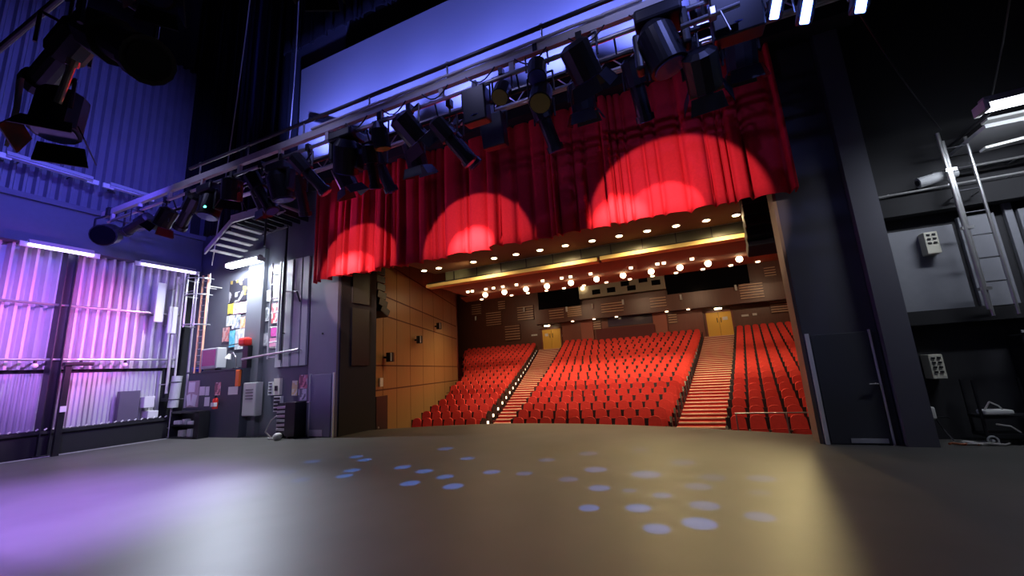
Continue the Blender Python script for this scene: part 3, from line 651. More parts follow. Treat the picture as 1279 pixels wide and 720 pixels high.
B = [('profile', (-.3, 6.3, 5.9), (.1, .6, -.9), 'profile spotlight on rear truss behind the largest moving light'), ('fresnel', (-1.2, 6.3, 6.0), (0, .5, -1), 'fresnel on rear truss right of the stacked pair'),
     ('profile', (-1.9, 6.3, 5.8), (.2, .5, -1), 'profile spotlight on rear truss below the yellow lenses'), ('flood', (-2.9, 6.3, 5.9), (0, .4, -1), 'box lantern on rear truss behind the upright box'),
     ('profile', (-3.7, 6.3, 5.9), (.5, .5, -.8), 'profile spotlight on rear truss at centre left'), ('fresnel', (-4.7, 6.3, 5.9), (0, .5, -1), 'fresnel on rear truss under the blue panel corner'),
     ('profile', (-5.6, 6.3, 5.9), (.2, .5, -1), 'profile spotlight on rear truss above valance end'), ('fresnel', (-6.6, 6.3, 5.9), (.2, .5, -1), 'fresnel on rear truss near the valance left end'),
     ('profile', (.6, 6.3, 5.8), (.2, .6, -.8), 'profile spotlight on rear truss towards the right'), ('fresnel', (1.2, 6.3, 5.9), (0, .5, -1), 'fresnel at right end of the rear truss'),
     ('profile', (-8.0, 6.3, 5.9), (-.2, .5, -1), 'profile spotlight on rear truss over the staircase'), ('fresnel', (-9.3, 6.3, 6.0), (.1, .5, -1), 'fresnel on rear truss left of the staircase')]
for (k, c, d, lab) in B: lantern(k, c, d, lab, 1.25, 6.34, LENSB)
# bright blue fixtures top right
for (c, d, lab) in (((1.38, 5, 5.38), (-.3, -.3, -1), 'glaring blue-white LED lantern at top edge, left of three'), ((1.64, 5, 5.2), (-.2, -.5, -1), 'glaring blue-white LED lantern at top edge, middle of three'), ((2.12, 5, 5.12), (-.3, -.3, -1), 'glaring slim LED lantern furthest right at top edge')):
    t = thing('led_lantern', lab, 'lantern', c, 'glaring LED lanterns'); c = Vector(c)
    m = MB(); m.box(c + Vector((0, 0, .1)), (.16, .16, .3), ry=.25, bev=.02); m.build('body', BLACKM, t)
    m = MB(); m.box(c + Vector((-.03, -.095, .0)), (.09, .03, .3), ry=.3, bev=.012); m.build('led_face', LEDB, t)
    m = MB(); m.path([c + Vector((-.1, 0, .1)), c + Vector((-.1, 0, .35)), c + Vector((.1, 0, .35)), c + Vector((.1, 0, .1))], .012); m.cyl(c + Vector((0, 0, .35)), (c.x, c.y, 5.9), .015); m.build('yoke', SILVER, t)
t = thing('scaffold_clamp_bar', 'short silver bar and clamps right of the largest moving light', 'bar', (.72, 4.7, 5.5))
m = MB(); m.cyl((.35, 4.75, 5.42), (.98, 4.75, 5.45), .03); m.build('bar', SILVER, t); m = MB(); m.box((.7, 4.75, 5.45), (.09, .12, .13), bev=.02); m.cyl((.78, 4.72, 5.42), (.84, 4.7, 5.12), .01); m.build('clamp', SILVER, t)

# lanterns hanging close overhead at upper left
def big_profile(c, d, lab, s=1.0, bar=4.6):
    return lantern('profile', c, d, lab, s, bar, BLACKG, 'lanterns close overhead')
big_profile((-3.15, 1.1, 3.72), (1.05, 0, -.75), 'long dark profile spotlight close overhead pointing down right', 1.15)
big_profile((-3.97, 1.1, 3.97), (-.8, 0, -.25), 'dark profile spotlight close overhead pointing down left', .9)
lantern('fresnel', (-3.85, 1.1, 3.42), (.15, -.1, -1), 'boxy lantern hanging at upper left with pale flap', .8, 4.6, None, 'lanterns close overhead')
m = MB(); m.prism([(-4.15, .95, 3.72), (-4.08, .95, 3.72), (-4.05, .95, 3.5), (-4.05, .95, 3.3), (-4.12, .95, 3.2), (-4.10, .95, 3.5)], (0, .02, 0)); tag(m.build('metal_flap', PALEGREY), 'pale curved metal strip beside the boxy upper left lantern', 'strip')
m = MB(); m.cyl((-3.62, 1.05, 3.7), (-3.74, 1.05, 3.46), .022); m.cyl((-3.60, 1.05, 3.74), (-3.62, 1.05, 3.70), .035); tag(m.build('clamp_spigot', SILVER), 'shiny metal spigot under the upper left lanterns', 'spigot')
lantern('fresnel', (-2.75, 1.1, 3.98), (.3, -.2, -1), 'fresnel cut by top edge above the long profile', .6, 4.6, LENSB, 'lanterns close overhead')
lantern('fresnel', (-1.36, 1.1, 3.38), (.1, -.2, -1), 'lantern with pale flap just entering at top edge', .45, 4.6, None, 'lanterns close overhead')
m = MB(); m.cyl((-6.5, 1.1, 4.6), (3, 1.1, 4.6), .025); tag(m.build('lighting_bar', DARKM), 'black lighting bar overhead carrying the closest lanterns', 'bar')
# long thin cables
for (a, b, lab) in (((-10.3, 7.6, 17.0), (-10.25, 7.6, 8.4), 'thin pale line hanging left of the blue panel'), ((-12.2, 7.4, 17.0), (-14.0, 7.9, 5.4), 'thin cable hanging down to the caged ladder')):
    m = MB(); a, b = Vector(a), Vector(b); m.path([a + (b-a)*k/8 + Vector((.12*math.sin(k/8*PI), 0, 0)) for k in range(9)], .018); tag(m.build('hanging_cable', GALV), lab, 'cable')

# ================================================================ TUBE LIGHTS
def tube(a, b, lab, em, on=True, r=.05, name='tube_light', wall=(-.62, 0, 0)):
    a, b = Vector(a), Vector(b); c = (a+b)/2; t = thing(name, lab, 'light fitting', c)
    d = (b-a).normalized(); up = Vector((0, 0, 1)); sd = d.cross(up)
    m = MB(); m.prism([a + sd*.1 + up*.03, a - sd*.1 + up*.03, a - sd*.06 + up*.14, a + sd*.06 + up*.14], b-a); m.build('housing', PALEGREY, t)
    for s in (-1, 1):
        m = MB(); m.cyl(a + sd*.055*s, b + sd*.055*s, r*.6); m.build('tube', em, t, smooth=True)
    for q in (a - d*.02, b + d*.02):
        m = MB(); m.box(q, (.06, .26, .14)); m.build('end_cap', WHITE, t)
    for q in (a*.8 + b*.2, a*.2 + b*.8):
        m = MB(); m.cyl(q + up*.1, q + up*.1 + Vector(wall), .02); m.build('bracket', DARKM, t)
    return t
tube((-15.75, 4.35, 5.5), (-15.75, 5.65, 5.5), 'lit tube light under the left beam, nearer one', TUBEC)
tube((-15.75, 6.8, 5.5), (-15.75, 8.35, 5.5), 'lit tube light under the left beam, nearer the corner', TUBEC)
OFFT = mat('unlit_tube', (.55, .55, .6), .3)
tube((-15.8, 3.7, 7.75), (-15.8, 5.4, 7.75), 'unlit tube fitting high on left wall, nearer one', OFFT)
tube((-15.8, 5.8, 7.75), (-15.8, 6.8, 7.75), 'unlit tube fitting high on left wall, further one', OFFT)
tube((-13.75, 8.3, 5.42), (-12.2, 8.3, 5.42), 'glaring white tube light on the wall above posters', TUBEW, r=.13, wall=(0, .45, 0))
l = bpy.data.lights.new('tube_glow', 'AREA'); l.shape = 'RECTANGLE'; l.size = 1.5; l.size_y = .2; l.energy = 420; l.color = (.85, .92, 1)
o = bpy.data.objects.new('tube_glow', l); C.objects.link(o); o.location = (-12.95, 8.15, 5.35); o.rotation_euler = (math.radians(12), 0, 0)
tube((4.15, 7.5, 4.74), (5.7, 7.5, 4.78), 'glaring white tube light at right edge of the wing', TUBEW, r=.08, wall=(0, 1.7, 0))
l = bpy.data.lights.new('tube_glow', 'AREA'); l.shape = 'RECTANGLE'; l.size = 1.5; l.size_y = .15; l.energy = 42; l.color = (.85, .9, 1)
o = bpy.data.objects.new('tube_glow', l); C.objects.link(o); o.location = (4.9, 7.5, 4.64); o.rotation_euler = (math.radians(25), 0, 0)

# ================================================================ LEFT WALL FITTINGS
for (z, lab) in ((4.0, 'upper silver pipe crossing the ribbed cladding'), (2.5, 'lower silver pipe crossing the ribbed cladding at head height')):
    m = MB(); m.cyl((-15.98, -1, z), (-15.98, 8.2, z), .035)
    for k in range(7): m.cyl((-16.2, .5+k*1.25, z), (-15.98, .5+k*1.25, z), .02)
    tag(m.build('wall_pipe', SILVER), lab, 'pipe')
t = thing('steel_column', 'blue-lit steel column standing against the ribbed cladding', 'column', (-16.05, 5.25, 0))
m = MB(); m.bb(-16.2, -15.85, 5.18, 5.2, 0, 5.6); m.bb(-16.2, -15.85, 5.38, 5.4, 0, 5.6); m.bb(-16.04, -16.0, 5.2, 5.38, 0, 5.6); m.build('shaft', DARKM, t); m = MB(); m.bb(-16.25, -15.8, 5.1, 5.48, 0, .03); m.build('base_plate', DARKM, t)
t = thing('stand_post', 'slim black post with head plate before the steel column', 'post', (-15.5, 5.4, 0))
m = MB(); m.bb(-15.56, -15.44, 5.34, 5.46, 0, 2.3); m.build('post', BLACKM, t); m = MB(); m.box((-15.5, 5.6, 2.35), (.2, .6, .1), bev=.02); m.build('head_plate', BLACKM, t); m = MB(); m.bb(-15.43, -15.4, 5.34, 5.46, 1.1, 1.25); m.build('sticker', PAPER, t)
for k, y in enumerate((4.92, 5.82, 6.82)):
    t = thing('hook_lamp', '%s small white bulb from left along the head-height pipe' % ORD[k], 'bulb', (-15.98, y, 2.3), 'small bulbs along the lower pipe')
    m = MB(); m.ball((-15.98, y, 2.34), .07); m.build('bulb', WHITE, t); m = MB(); m.cyl((-15.98, y, 2.38), (-15.98, y, 2.48), .035); m.build('holder', BLACKM, t)
m = MB(); m.bb(-16.28, -16.1, 6.85, 7.35, .66, 1.55); tag(m.build('wall_hatch', mat('hatch_grey', (.12, .10, .15), .5)), 'dark grey hatch low in the fine ribbing near the corner', 'hatch')
m = MB()
for k in range(26): m.cyl((-15.93, 4.0 + k*.16, .66), (-15.93, 4.05 + k*.16, .70), .02, n=6)
tag(m.build('cable_ties', WHITE), 'row of small pale ties along the plinth top', 'ties', kind='stuff')
# corner pipes and panels
for (y, x, z0, z1, r, lab) in ((7.95, -15.9, 1.4, 5.3, .04, 'slim vertical pipe in the corner, first from ribs'), (8.15, -15.9, 0, 5.5, .03, 'second vertical pipe in the corner'), (8.45, -15.75, .9, 5.3, .035, 'vertical conduit beside the caged ladder')):
    m = MB(); m.cyl((x, y, z0), (x, y, z1), r); m.cyl((x, y, z0+.3), (-16.45, y, z0+.3), .015); m.cyl((x, y, z1-.4), (-16.45, y, z1-.4), .015); tag(m.build('vertical_pipe', GALV), lab, 'pipe')
for (y0, y1, z0, z1, lab) in ((7.35, 7.6, 3.7, 5.0, 'tall white reflector panel clamped in the corner, higher one'), (7.75, 8.0, 3.35, 4.25, 'pale reflector panel in the corner, lower one')):
    m = MB(); m.box((-15.85, (y0+y1)/2, (z0+z1)/2), (.08, y1-y0, z1-z0), bev=.02); m.cyl((-16.4, (y0+y1)/2, z0+.3), (-15.9, (y0+y1)/2, z0+.3), .02); tag(m.build('reflector_panel', WHITE), lab, 'panel')
t = thing('storage_tube', 'pale upright cylinder strapped low in left corner', 'tube', (-15.75, 8.1, .9))
m = MB(); m.cyl((-15.75, 8.1, .95), (-15.7, 8.12, 1.95), .14, n=16); m.build('tube', PALEGREY, t, smooth=False); m = MB(); m.ring((-15.75, 8.1, 1.2), .15, .015); m.ring((-15.72, 8.1, 1.75), .15, .015); m.bb(-16.4, -15.85, 8.05, 8.15, 1.15, 1.25); m.build('strap', BLACKM, t)
for (y, z0, z1, lab) in ((7.55, 1.0, 1.35, 'white socket box in left corner, upper'), (7.68, .68, .9, 'small white socket box in left corner, lower')):
    m = MB(); m.bb(-16.45, -15.95, y-.14, y+.14, z0, z1, bev=.02); tag(m.build('socket_box', WHITE), lab, 'socket box')
# caged ladder
t = thing('caged_ladder', 'caged wall ladder with orange rails in left corner', 'ladder', (-14.95, 8.15, 0))
for x in (-15.12, -14.82):
    m = MB(); m.cyl((x, 8.3, 2.0), (x, 8.3, 5.3), .035); m.build('rail', WOODL, t)
for k in range(15):
    m = MB(); m.cyl((-15.12, 8.3, 2.15+k*.21), (-14.82, 8.3, 2.15+k*.21), .016); m.build('rung', GALV, t)
for z in (3.55, 4.55, 5.1):
    m = MB(); m.ring((-14.97, 8.2, z), .42, .022, PI*.9, PI*2.1); m.build('cage_hoop', SILVER, t)
for k in range(5):
    a = PI + k*PI/4; m = MB(); m.cyl((-14.97+.42*math.cos(a), 8.2+.42*math.sin(a), 3.5), (-14.97+.42*math.cos(a), 8.2+.42*math.sin(a), 5.3), .014); m.build('cage_bar', SILVER, t)
for z in (2.3, 4.9):
    m = MB(); m.cyl((-15.12, 8.3, z), (-15.12, 8.75, z), .02); m.cyl((-14.82, 8.3, z), (-14.82, 8.75, z), .02); m.build('bracket', GALV, t)

# ================================================================ POSTERED WALL
YW = 8.75
m = MB(); m.bb(-13.2, -12.45, 8.6, 8.75, 0, 5.9); struct(m.build('trim_9', mat('pier_grey', (.14, .15, .18), .5)))
m = MB(); m.bb(-11.75, -10.6, 8.68, 8.75, 2.0, 5.35); struct(m.build('trim_10', GREYWALL))
for k, (a, b) in enumerate(((-11.72, -11.46), (-11.38, -11.12), (-11.02, -10.72), (-10.66, -10.42))):
    m = MB(); m.bb(a, b, 8.62, 8.7, 2.0, 5.3); tag(m.build('vertical_batten', PALEGREY), '%s pale upright batten from left on wall beside the valance' % ORD[k], 'batten', 'pale battens beside the valance')
m = MB(); m.bb(-15.5, -12.78, 8.35, 8.6, 0, 2.0); m.bb(-15.55, -12.76, 8.3, 8.62, 2.0, 2.05)
tag(m.build('low_partition', mat('partition_grey', (.055, .06, .09), .5, noise=.15)), 'dark blue-grey waist-high partition with papers pinned to it', 'partition')
Pc = {'black': [(.02, .02, .03), (.02, .02, .03), (.3, .3, .33), (.25, .18, .05)], 'yellow': [(.75, .62, .05), (.7, .6, .1), (.2, .2, .1)], 'pinkwhite': [(.75, .6, .65), (.8, .75, .75), (.5, .2, .3)], 'hotpink': [(.8, .1, .35), (.85, .6, .65)],
      'white': [(.75, .75, .78), (.5, .55, .6), (.8, .8, .82)], 'bluegrey': [(.35, .4, .5), (.7, .72, .75), (.15, .18, .25)], 'orange': [(.7, .35, .15), (.75, .5, .35), (.3, .2, .2)], 'salmon': [(.6, .2, .2), (.65, .4, .4), (.3, .15, .2)],
      'cyan': [(.1, .5, .7), (.2, .6, .75)], 'wh': [(.8, .8, .8), (.75, .78, .8)], 'photo': [(.5, .52, .55), (.2, .22, .25), (.7, .7, .72)], 'pale': [(.65, .65, .68), (.4, .4, .45)], 'grey': [(.45, .45, .45), (.2, .2, .2), (.6, .6, .6)],
      'redwhite': [(.78, .72, .74), (.7, .1, .12), (.8, .75, .78)], 'magenta': [(.75, .08, .45), (.7, .15, .5)], 'pink': [(.8, .3, .5), (.75, .4, .55)], 'yel': [(.75, .6, .3), (.8, .75, .6)], 'pinkd': [(.75, .3, .35), (.3, .1, .15), (.8, .6, .65)], 'wd': [(.75, .75, .8), (.2, .2, .25), (.7, .7, .75)]}
PM = {k: printed('print_'+k, v, 9 if k not in ('black',) else 5) for k, v in Pc.items()}
posters = [('black', -14.34, -13.33, 4.30, 5.07, 'large black poster under the glaring tube light'), ('yellow', -14.35, -14.05, 3.91, 4.27, 'yellow poster below the black poster'), ('pinkwhite', -14.05, -13.31, 3.88, 4.26, 'pink and white poster right of the yellow one'), ('hotpink', -13.3, -13.12, 3.85, 4.15, 'hot pink card at the pier edge'),
 ('white', -14.38, -14.08, 3.51, 3.86, 'white flyer below the yellow poster'), ('bluegrey', -14.06, -13.66, 3.39, 3.85, 'blue-grey flyer in middle of the poster group'), ('orange', -13.64, -13.29, 3.36, 3.75, 'orange flyer right in the poster group'), ('salmon', -14.53, -14.19, 2.99, 3.47, 'salmon flyer hanging lowest at left of the poster group'),
 ('cyan', -14.15, -13.88, 2.78, 3.33, 'cyan flyer low in the poster group'), ('white', -13.84, -13.35, 2.69, 3.35, 'white ragged poster low right of the cyan flyer'), ('photo', -12.44, -12.2, 3.49, 3.93, 'photo sheet right of the pier'), ('wh', -12.43, -12.16, 4.12, 4.49, 'blank white sheet right of the pier'),
 ('pale', -12.44, -12.2, 2.70, 3.10, 'pale sheet right of pier near the red phone box'), ('grey', -12.10, -11.80, 4.10, 4.49, 'grey sheet behind ladder top'), ('redwhite', -12.13, -11.76, 3.39, 4.02, 'white and red poster behind the short ladder'), ('magenta', -12.11, -11.78, 2.97, 3.27, 'magenta poster behind the short ladder'), ('pink', -12.15, -11.78, 2.65, 2.92, 'pink poster lowest behind the short ladder'),
 ('yel', -11.05, -10.82, 1.14, 1.57, 'yellow-edged notice above the equipment rack'), ('pinkd', -10.76, -10.43, 1.33, 1.72, 'pink and black flyer above the speaker case'), ('wd', -10.77, -10.44, .99, 1.32, 'white flyer just above the speaker case')]
for k, (c, x0, x1, z0, z1, lab) in enumerate(posters):
    y = 8.73
    if -11.8 < x0 and z1 > 2.0: y = 8.60
    m = MB(); m.box(((x0+x1)/2, y, (z0+z1)/2), (x1-x0, .012, z1-z0), ry=random.uniform(-.03, .03)); tag(m.build('wall_poster', PM[c]), lab, 'poster', 'posters on the wall')
papers = [(-14.95, -14.62, 1.40, 1.72, 'white sheet at top of pinboard'), (-15.0, -14.8, .98, 1.33, 'tilted white sheet at lower left of pinboard'), (-14.75, -14.5, .96, 1.32, 'tilted white sheet at lower right of pinboard'), (-14.4, -14.12, 1.28, 1.56, 'white sheet right of the pinboard'), (-14.09, -13.9, 1.27, 1.55, 'second white sheet right of the pinboard'), (-14.1, -13.85, .94, 1.22, 'white card with dark squares below the sheets'), (-13.62, -13.34, 1.26, 1.66, 'pink printed sheet over the extinguisher'), (-12.95, -12.5, 1.26, 1.5, 'white sign on right part of partition')]
t = MB(); t.bb(-15.44, -14.85, 8.325, 8.35, .92, 1.76); tag(t.build('pinboard', mat('pink_board', (.5, .38, .42), .7)), 'pinkish pinboard on left end of the partition', 'board')
for k, (x0, x1, z0, z1, lab) in enumerate(papers):
    y = 8.315 if k < 3 else 8.34; m = MB(); m.box(((x0+x1)/2-.42, y, (z0+z1)/2), (x1-x0, .01, z1-z0), ry=(-.25 if k == 1 else .2 if k == 2 else 0))
    tag(m.build('paper_sheet', PAPER if k != 6 else PM['pinkd']), lab, 'paper', 'papers on the partition')
t = thing('fire_extinguisher', 'small red fire extinguisher on the dark partition', 'fire extinguisher', (-13.8, 8.24, .86))
m = MB(); m.cyl((-13.8, 8.24, .86), (-13.8, 8.24, 1.12), .075, n=14); m.ball((-13.8, 8.24, 1.12), .075); m.build('body', RED, t, smooth=False)
m = MB(); m.bb(-13.88, -13.72, 8.155, 8.25, .93, 1.05); m.build('label', PAPER, t); m = MB(); m.cyl((-13.8, 8.24, 1.17), (-13.8, 8.24, 1.25), .03); m.box((-13.77, 8.2, 1.25), (.12, .04, .03)); m.cyl((-13.8, 8.3, 1.0), (-13.8, 8.36, 1.0), .03); m.build('valve', BLACKM, t)
m = MB(); m.bb(-13.0, -12.82, 8.28, 8.36, 1.5, 2.0, bev=.02); tag(m.build('orange_tag', ORANGE), 'orange strip at right top of the partition', 'strip')
t = thing('phone_beacon', 'red dome beacon on black bracket beside the pier', 'beacon', (-12.9, 8.45, 2.5)); m = MB(); m.box((-12.9, 8.45, 2.86), (.36, .26, .26), bev=.07); m.build('dome', RED, t); m = MB(); m.bb(-13.0, -12.75, 8.45, 8.6, 2.05, 2.73); m.build('bracket', BLACKM, t)
t = thing('blue_tub', 'little blue tub on the partition top', 'tub', (-15.2, 8.45, 2.05)); m = MB(); m.cyl((-15.2, 8.45, 2.05), (-15.2, 8.45, 2.18), .13, .17, n=16); m.build('tub', BLUEP, t); m = MB(); m.ring((-15.2, 8.45, 2.18), .17, .012); m.build('rim', BLUEP, t)
t = thing('monitor', 'pale-cased tube monitor with purple screen on the partition', 'monitor', (-14.33, 8.35, 2.05)) 
m = MB(); m.box((-14.33, 8.4, 2.43), (.9, .3, .66), rz=-.05, bev=.03); m.build('case', PALEGREY, t); m = MB(); m.box((-14.33, 8.24, 2.45), (.7, .02, .5), rz=-.05, bev=.008); m.build('screen', PURPLE, t); m = MB(); m.bb(-14.6, -14.06, 8.3, 8.5, 2.05, 2.12); m.build('foot', BLACKM, t)
t = thing('clip_lamp', 'silver desk lamp with curved stem on the partition', 'lamp', (-13.2, 8.4, 2.05))
m = MB(); m.ring((-13.15, 8.4, 2.06), .1, .02); m.build('base', DARKM, t); m = MB(); m.path([(-13.15, 8.4, 2.05), (-13.2, 8.38, 2.4), (-13.3, 8.36, 2.55), (-13.42, 8.34, 2.5)], .015); m.build('stem', SILVER, t); m = MB(); m.cyl((-13.42, 8.34, 2.52), (-13.45, 8.3, 2.36), .04, .1, n=14); m.build('shade', WHITE, t)
m = MB(); m.cyl((-14.7, 8.5, 2.78), (-12.95, 8.5, 2.85), .015); m.cyl((-12.95, 8.5, 2.85), (-12.95, 8.5, 2.05), .015); m.cyl((-14.7, 8.5, 2.78), (-14.7, 8.7, 2.78), .015); tag(m.build('wire_frame', DARKM), 'thin wire frame above the monitor', 'frame')
m = MB(); m.cyl((-12.95, 8.42, 2.32), (-10.45, 8.42, 2.45), .035); m.cyl((-11.5, 8.42, 2.4), (-11.5, 8.66, 2.4), .02); m.cyl((-10.6, 8.42, 2.44), (-10.6, 8.62, 2.44), .02); tag(m.build('grab_rail', SILVER), 'bright level rail crossing below the short ladder', 'rail')
t = thing('short_ladder', 'bright white-lit ladder beside the pale battens', 'ladder', (-11.62, 8.42, 2.2))
for x in (-11.82, -11.42):
    m = MB(); m.cyl((x, 8.45, 2.25), (x, 8.45, 5.25), .025); m.build('rail', WHITE, t)
for k in range(7):
    m = MB(); m.cyl((-11.82, 8.45, 2.3+k*.45), (-11.42, 8.45, 2.3+k*.45), .02); m.build('rung', WHITE, t)
for z in (2.6, 4.9):
    m = MB(); m.cyl((-11.42, 8.45, z), (-11.42, 8.68, z), .015); m.cyl((-11.82, 8.45, z), (-11.82, 8.75, z), .015); m.build('bracket', GALV, t)
m = MB(); m.cyl((-11.35, 8.5, 2.2), (-11.32, 8.5, 6.4), .035); m.cyl((-11.32, 8.5, 4.3), (-10.75, 8.5, 4.2), .025); m.cyl((-10.75, 8.5, 4.2), (-10.72, 8.6, 3.9), .025); m.cyl((-11.35, 8.5, 3.), (-11.35, 8.62, 3.), .02)
tag(m.build('dark_conduit', DARKM), 'dark vertical conduit with side branch over the battens', 'conduit')
t = thing('notice_cabinet', 'large pale grey wall cabinet with dark lines of print', 'cabinet', (-12.42, 8.5, .6))
m = MB(); m.box((-12.42, 8.48, 1.1), (.62, .2, .98), bev=.015); m.build('body', PALEGREY, t); m = MB(); m.box((-12.42, 8.375, 1.1), (.57, .012, .93)); m.build('door', mat('cab_door', (.52, .54, .53), .5), t)
m = MB()
for k in range(4): m.box((-12.42, 8.365, 1.38-.09*k), (.34, .006, .022))
m.build('print_lines', BLACKM, t)
t = thing('switch_panel', 'white switch panel with rows of dark switches', 'switch panel', (-11.9, 8.68, 1.18)); m = MB(); m.bb(-12.0, -11.8, 8.66, 8.75, 1.18, 1.58); m.build('plate', WHITE, t)
m = MB(); [m.bb(-11.96, -11.84, 8.645, 8.66, 1.24+k*.09, 1.27+k*.09) for k in range(4)]; m.build('switches', BLACKM, t)
t = thing('lighting_controller', 'yellowish control panel right of the white switch panel', 'control panel', (-11.6, 8.68, 1.18)); m = MB(); m.bb(-11.76, -11.5, 8.66, 8.75, 1.18, 1.67); m.build('plate', CREAM, t); m = MB(); m.bb(-11.7, -11.58, 8.645, 8.66, 1.3, 1.45); m.build('display', BLACKM, t)
t = thing('socket_strip', 'black and white four-way socket strip below the panels', 'socket strip', (-11.55, 8.68, .7)); m = MB(); m.bb(-11.72, -11.42, 8.66, 8.75, .7, 1.14); m.build('plate', WHITE, t)
for k in range(4):
    m = MB(); m.bb(-11.69, -11.45, 8.64, 8.66, .73+k*.105, .80+k*.105); m.build('socket', BLACKM, t)
t = thing('speaker_case', 'tall black case standing against wall by the pier', 'case', (-10.55, 8.45, 0)); m = MB(); m.bb(-10.76, -10.34, 8.3, 8.72, .06, .98, bev=.02); m.build('body', BLACKM, t)
for sx in (-.15, .15):
    m = MB(); m.cyl((-10.55+sx, 8.4, .03), (-10.55+sx+.03, 8.4, .03), .03); m.build('castor', DARKM, t)
t = thing('equipment_rack', 'stack of silver-fronted equipment left of the black case', 'rack', (-10.9, 8.45, 0)); m = MB(); m.bb(-11.14, -10.68, 8.36, 8.74, .12, .96); m.build('case', BLACKM, t)
for k in range(6):
    m = MB(); m.box((-10.91, 8.34, .24+k*.12), (.4, .04, .07), ry=random.uniform(-.04, .04), bev=.008); m.build('unit', SILVER if k % 2 else PALEGREY, t)
m = MB(); m.bb(-11.1, -11.05, 8.4, 8.7, 0, .12); m.bb(-10.78, -10.73, 8.4, 8.7, 0, .12); m.build('feet', BLACKM, t)
m = MB(); m.path([(-11.28, 8.3, .03), (-11.38, 8.2, .2), (-11.23, 8.25, .5), (-11.08, 8.3, .62)], .02); m.path([(-11.18, 8.15, .03), (-10.68, 8.1, .03), (-10.83, 8.15, .16)], .02); tag(m.build('cable_coil', GALV), 'pale cable trailing in front of the equipment rack', 'cable')
m = MB(); m.ball((-10.73, 8.1, .1), .12, .8); m.cyl((-10.73, 8.1, 0), (-10.73, 8.1, .06), .08); tag(m.build('white_bucket', WHITE), 'small white rounded item on floor before the rack', 'item')
t = thing('prop_shelf', 'low black open shelf with clutter at foot of partition', 'shelf unit', (-15.02, 8.0, 0))
m = MB(); m.bb(-15.62, -14.17, 8.0, 8.3, .76, .82); m.bb(-15.62, -14.17, 8.0, 8.3, .38, .42); m.bb(-15.62, -14.17, 8.0, 8.3, 0, .05); m.bb(-15.62, -15.57, 8.0, 8.3, .0, .8); m.bb(-14.37, -14.12, 8.0, 8.3, .0, .8); m.bb(-15.62, -14.17, 8.27, 8.31, 0, .8); m.build('carcass', BLACKM, t)
for k, (x, z, w_, h_, c, lab) in enumerate(((-15.37, .42, .3, .12, WHITE, 'white folded cloth at left of the black shelf'), (-14.97, .42, .2, .16, PALEGREY, 'grey tin in middle of the black shelf'), (-14.67, .42, .26, .1, WHITE, 'white box at right of the black shelf'), (-15.12, .05, .24, .2, GALV, 'pale tub on the bottom of the black shelf'), (-14.67, .05, .2, .24, PALEGREY, 'grey can at bottom right of the black shelf'))):
    m = MB(); m.box((x, 8.12, z+h_/2), (w_, .16, h_), bev=.02); tag(m.build('stored_item', c), lab, 'item')
# catwalk and stair above
t = thing('catwalk', 'grey-lit steel catwalk with joists above the tube light', 'catwalk', (-11.4, 8.1, 6.3))
m = MB(); m.bb(-12.5, -10.35, 7.5, 8.55, 6.55, 6.6); m.build('deck', PALEGREY, t)
m = MB(); m.bb(-12.5, -10.35, 7.46, 7.52, 6.42, 6.66); m.prism([(-13.75, 7.5, 5.65), (-12.5, 7.5, 6.45), (-12.5, 7.5, 6.62), (-13.75, 7.5, 5.82)], (0, .05, 0)); m.build('edge_beam', GALV, t)
for k in range(6):
    x = -12.3 + k*.36; m = MB(); m.bb(x, x+.05, 7.52, 8.55, 6.38, 6.55); m.build('joist', DARKM, t)
for k in range(5):
    x = -13.6 + k*.24; z = 5.74+k*.155; m = MB(); m.bb(x, x+.2, 7.55, 8.5, z, z+.03); m.build('tread', GALV, t)
m = MB(); m.cyl((-11.2, 7.7, 5.5), (-11.2, 7.7, 6.4), .03); m.cyl((-11.6, 7.9, 6.0), (-10.5, 7.9, 6.05), .03); m.cyl((-11.2, 7.7, 6.0), (-11.2, 7.9, 6.0), .02); m.build('hanger', DARKM, t)

# stage doors in the front wall
def flush_door(n, x0, x1, y, z1, kick, m_, lab, strips, hx):
    t = thing('door_%d' % n, lab, 'door', ((x0+x1)/2, y, 0)); struct(t)
    m = MB(); m.bb(x0, x1, y-.03, y, 0.01, z1, bev=.006); m.build('leaf', m_, t)
    m = MB(); m.bb(kick[0], kick[1], y-.042, y-.03, .03, kick[2]); m.build('kick_plate', kick[3], t)
    m = MB(); m.cyl((hx, y-.03, .95), (hx, y-.09, .95), .015); m.cyl((hx-.1, y-.09, .95), (hx+.02, y-.09, .95), .012); m.build('lever_handle', SILVER, t)
    for (sx, w_) in strips:
        m = MB(); m.bb(sx-w_/2, sx+w_/2, y-.05, y, 0, z1+.03); m.build('edge_strip', WHITE, t)
flush_door(3, -10.12, -9.34, 8.62, 1.7, (-10.1, -9.62, .2, mat('violet_plate', (.55, .5, .62), .4)), mat('lilac_paint', (.21, .2, .28), .5), 'pale lilac pass door left of the opening, kick plate at foot', ((-9.24, .04), (-10.14, .02)), -10.08)
flush_door(4, 1.85, 2.64, 8.66, 1.8, (2.12, 2.6, .1, PALEGREY), mat('slate_paint', (.06, .065, .075), .45), 'dark grey pass door right of the opening with white edge strips', ((1.8, .055), (2.665, .022)), 2.6)
mt = MB(); mt.cyl((-9.75, 8.6, 2.85), (-9.75, 8.62, 2.85), .03); tag(mt.build('wall_plug', BLACKM), 'small dark plug on violet pier above the left pass door', 'plug')

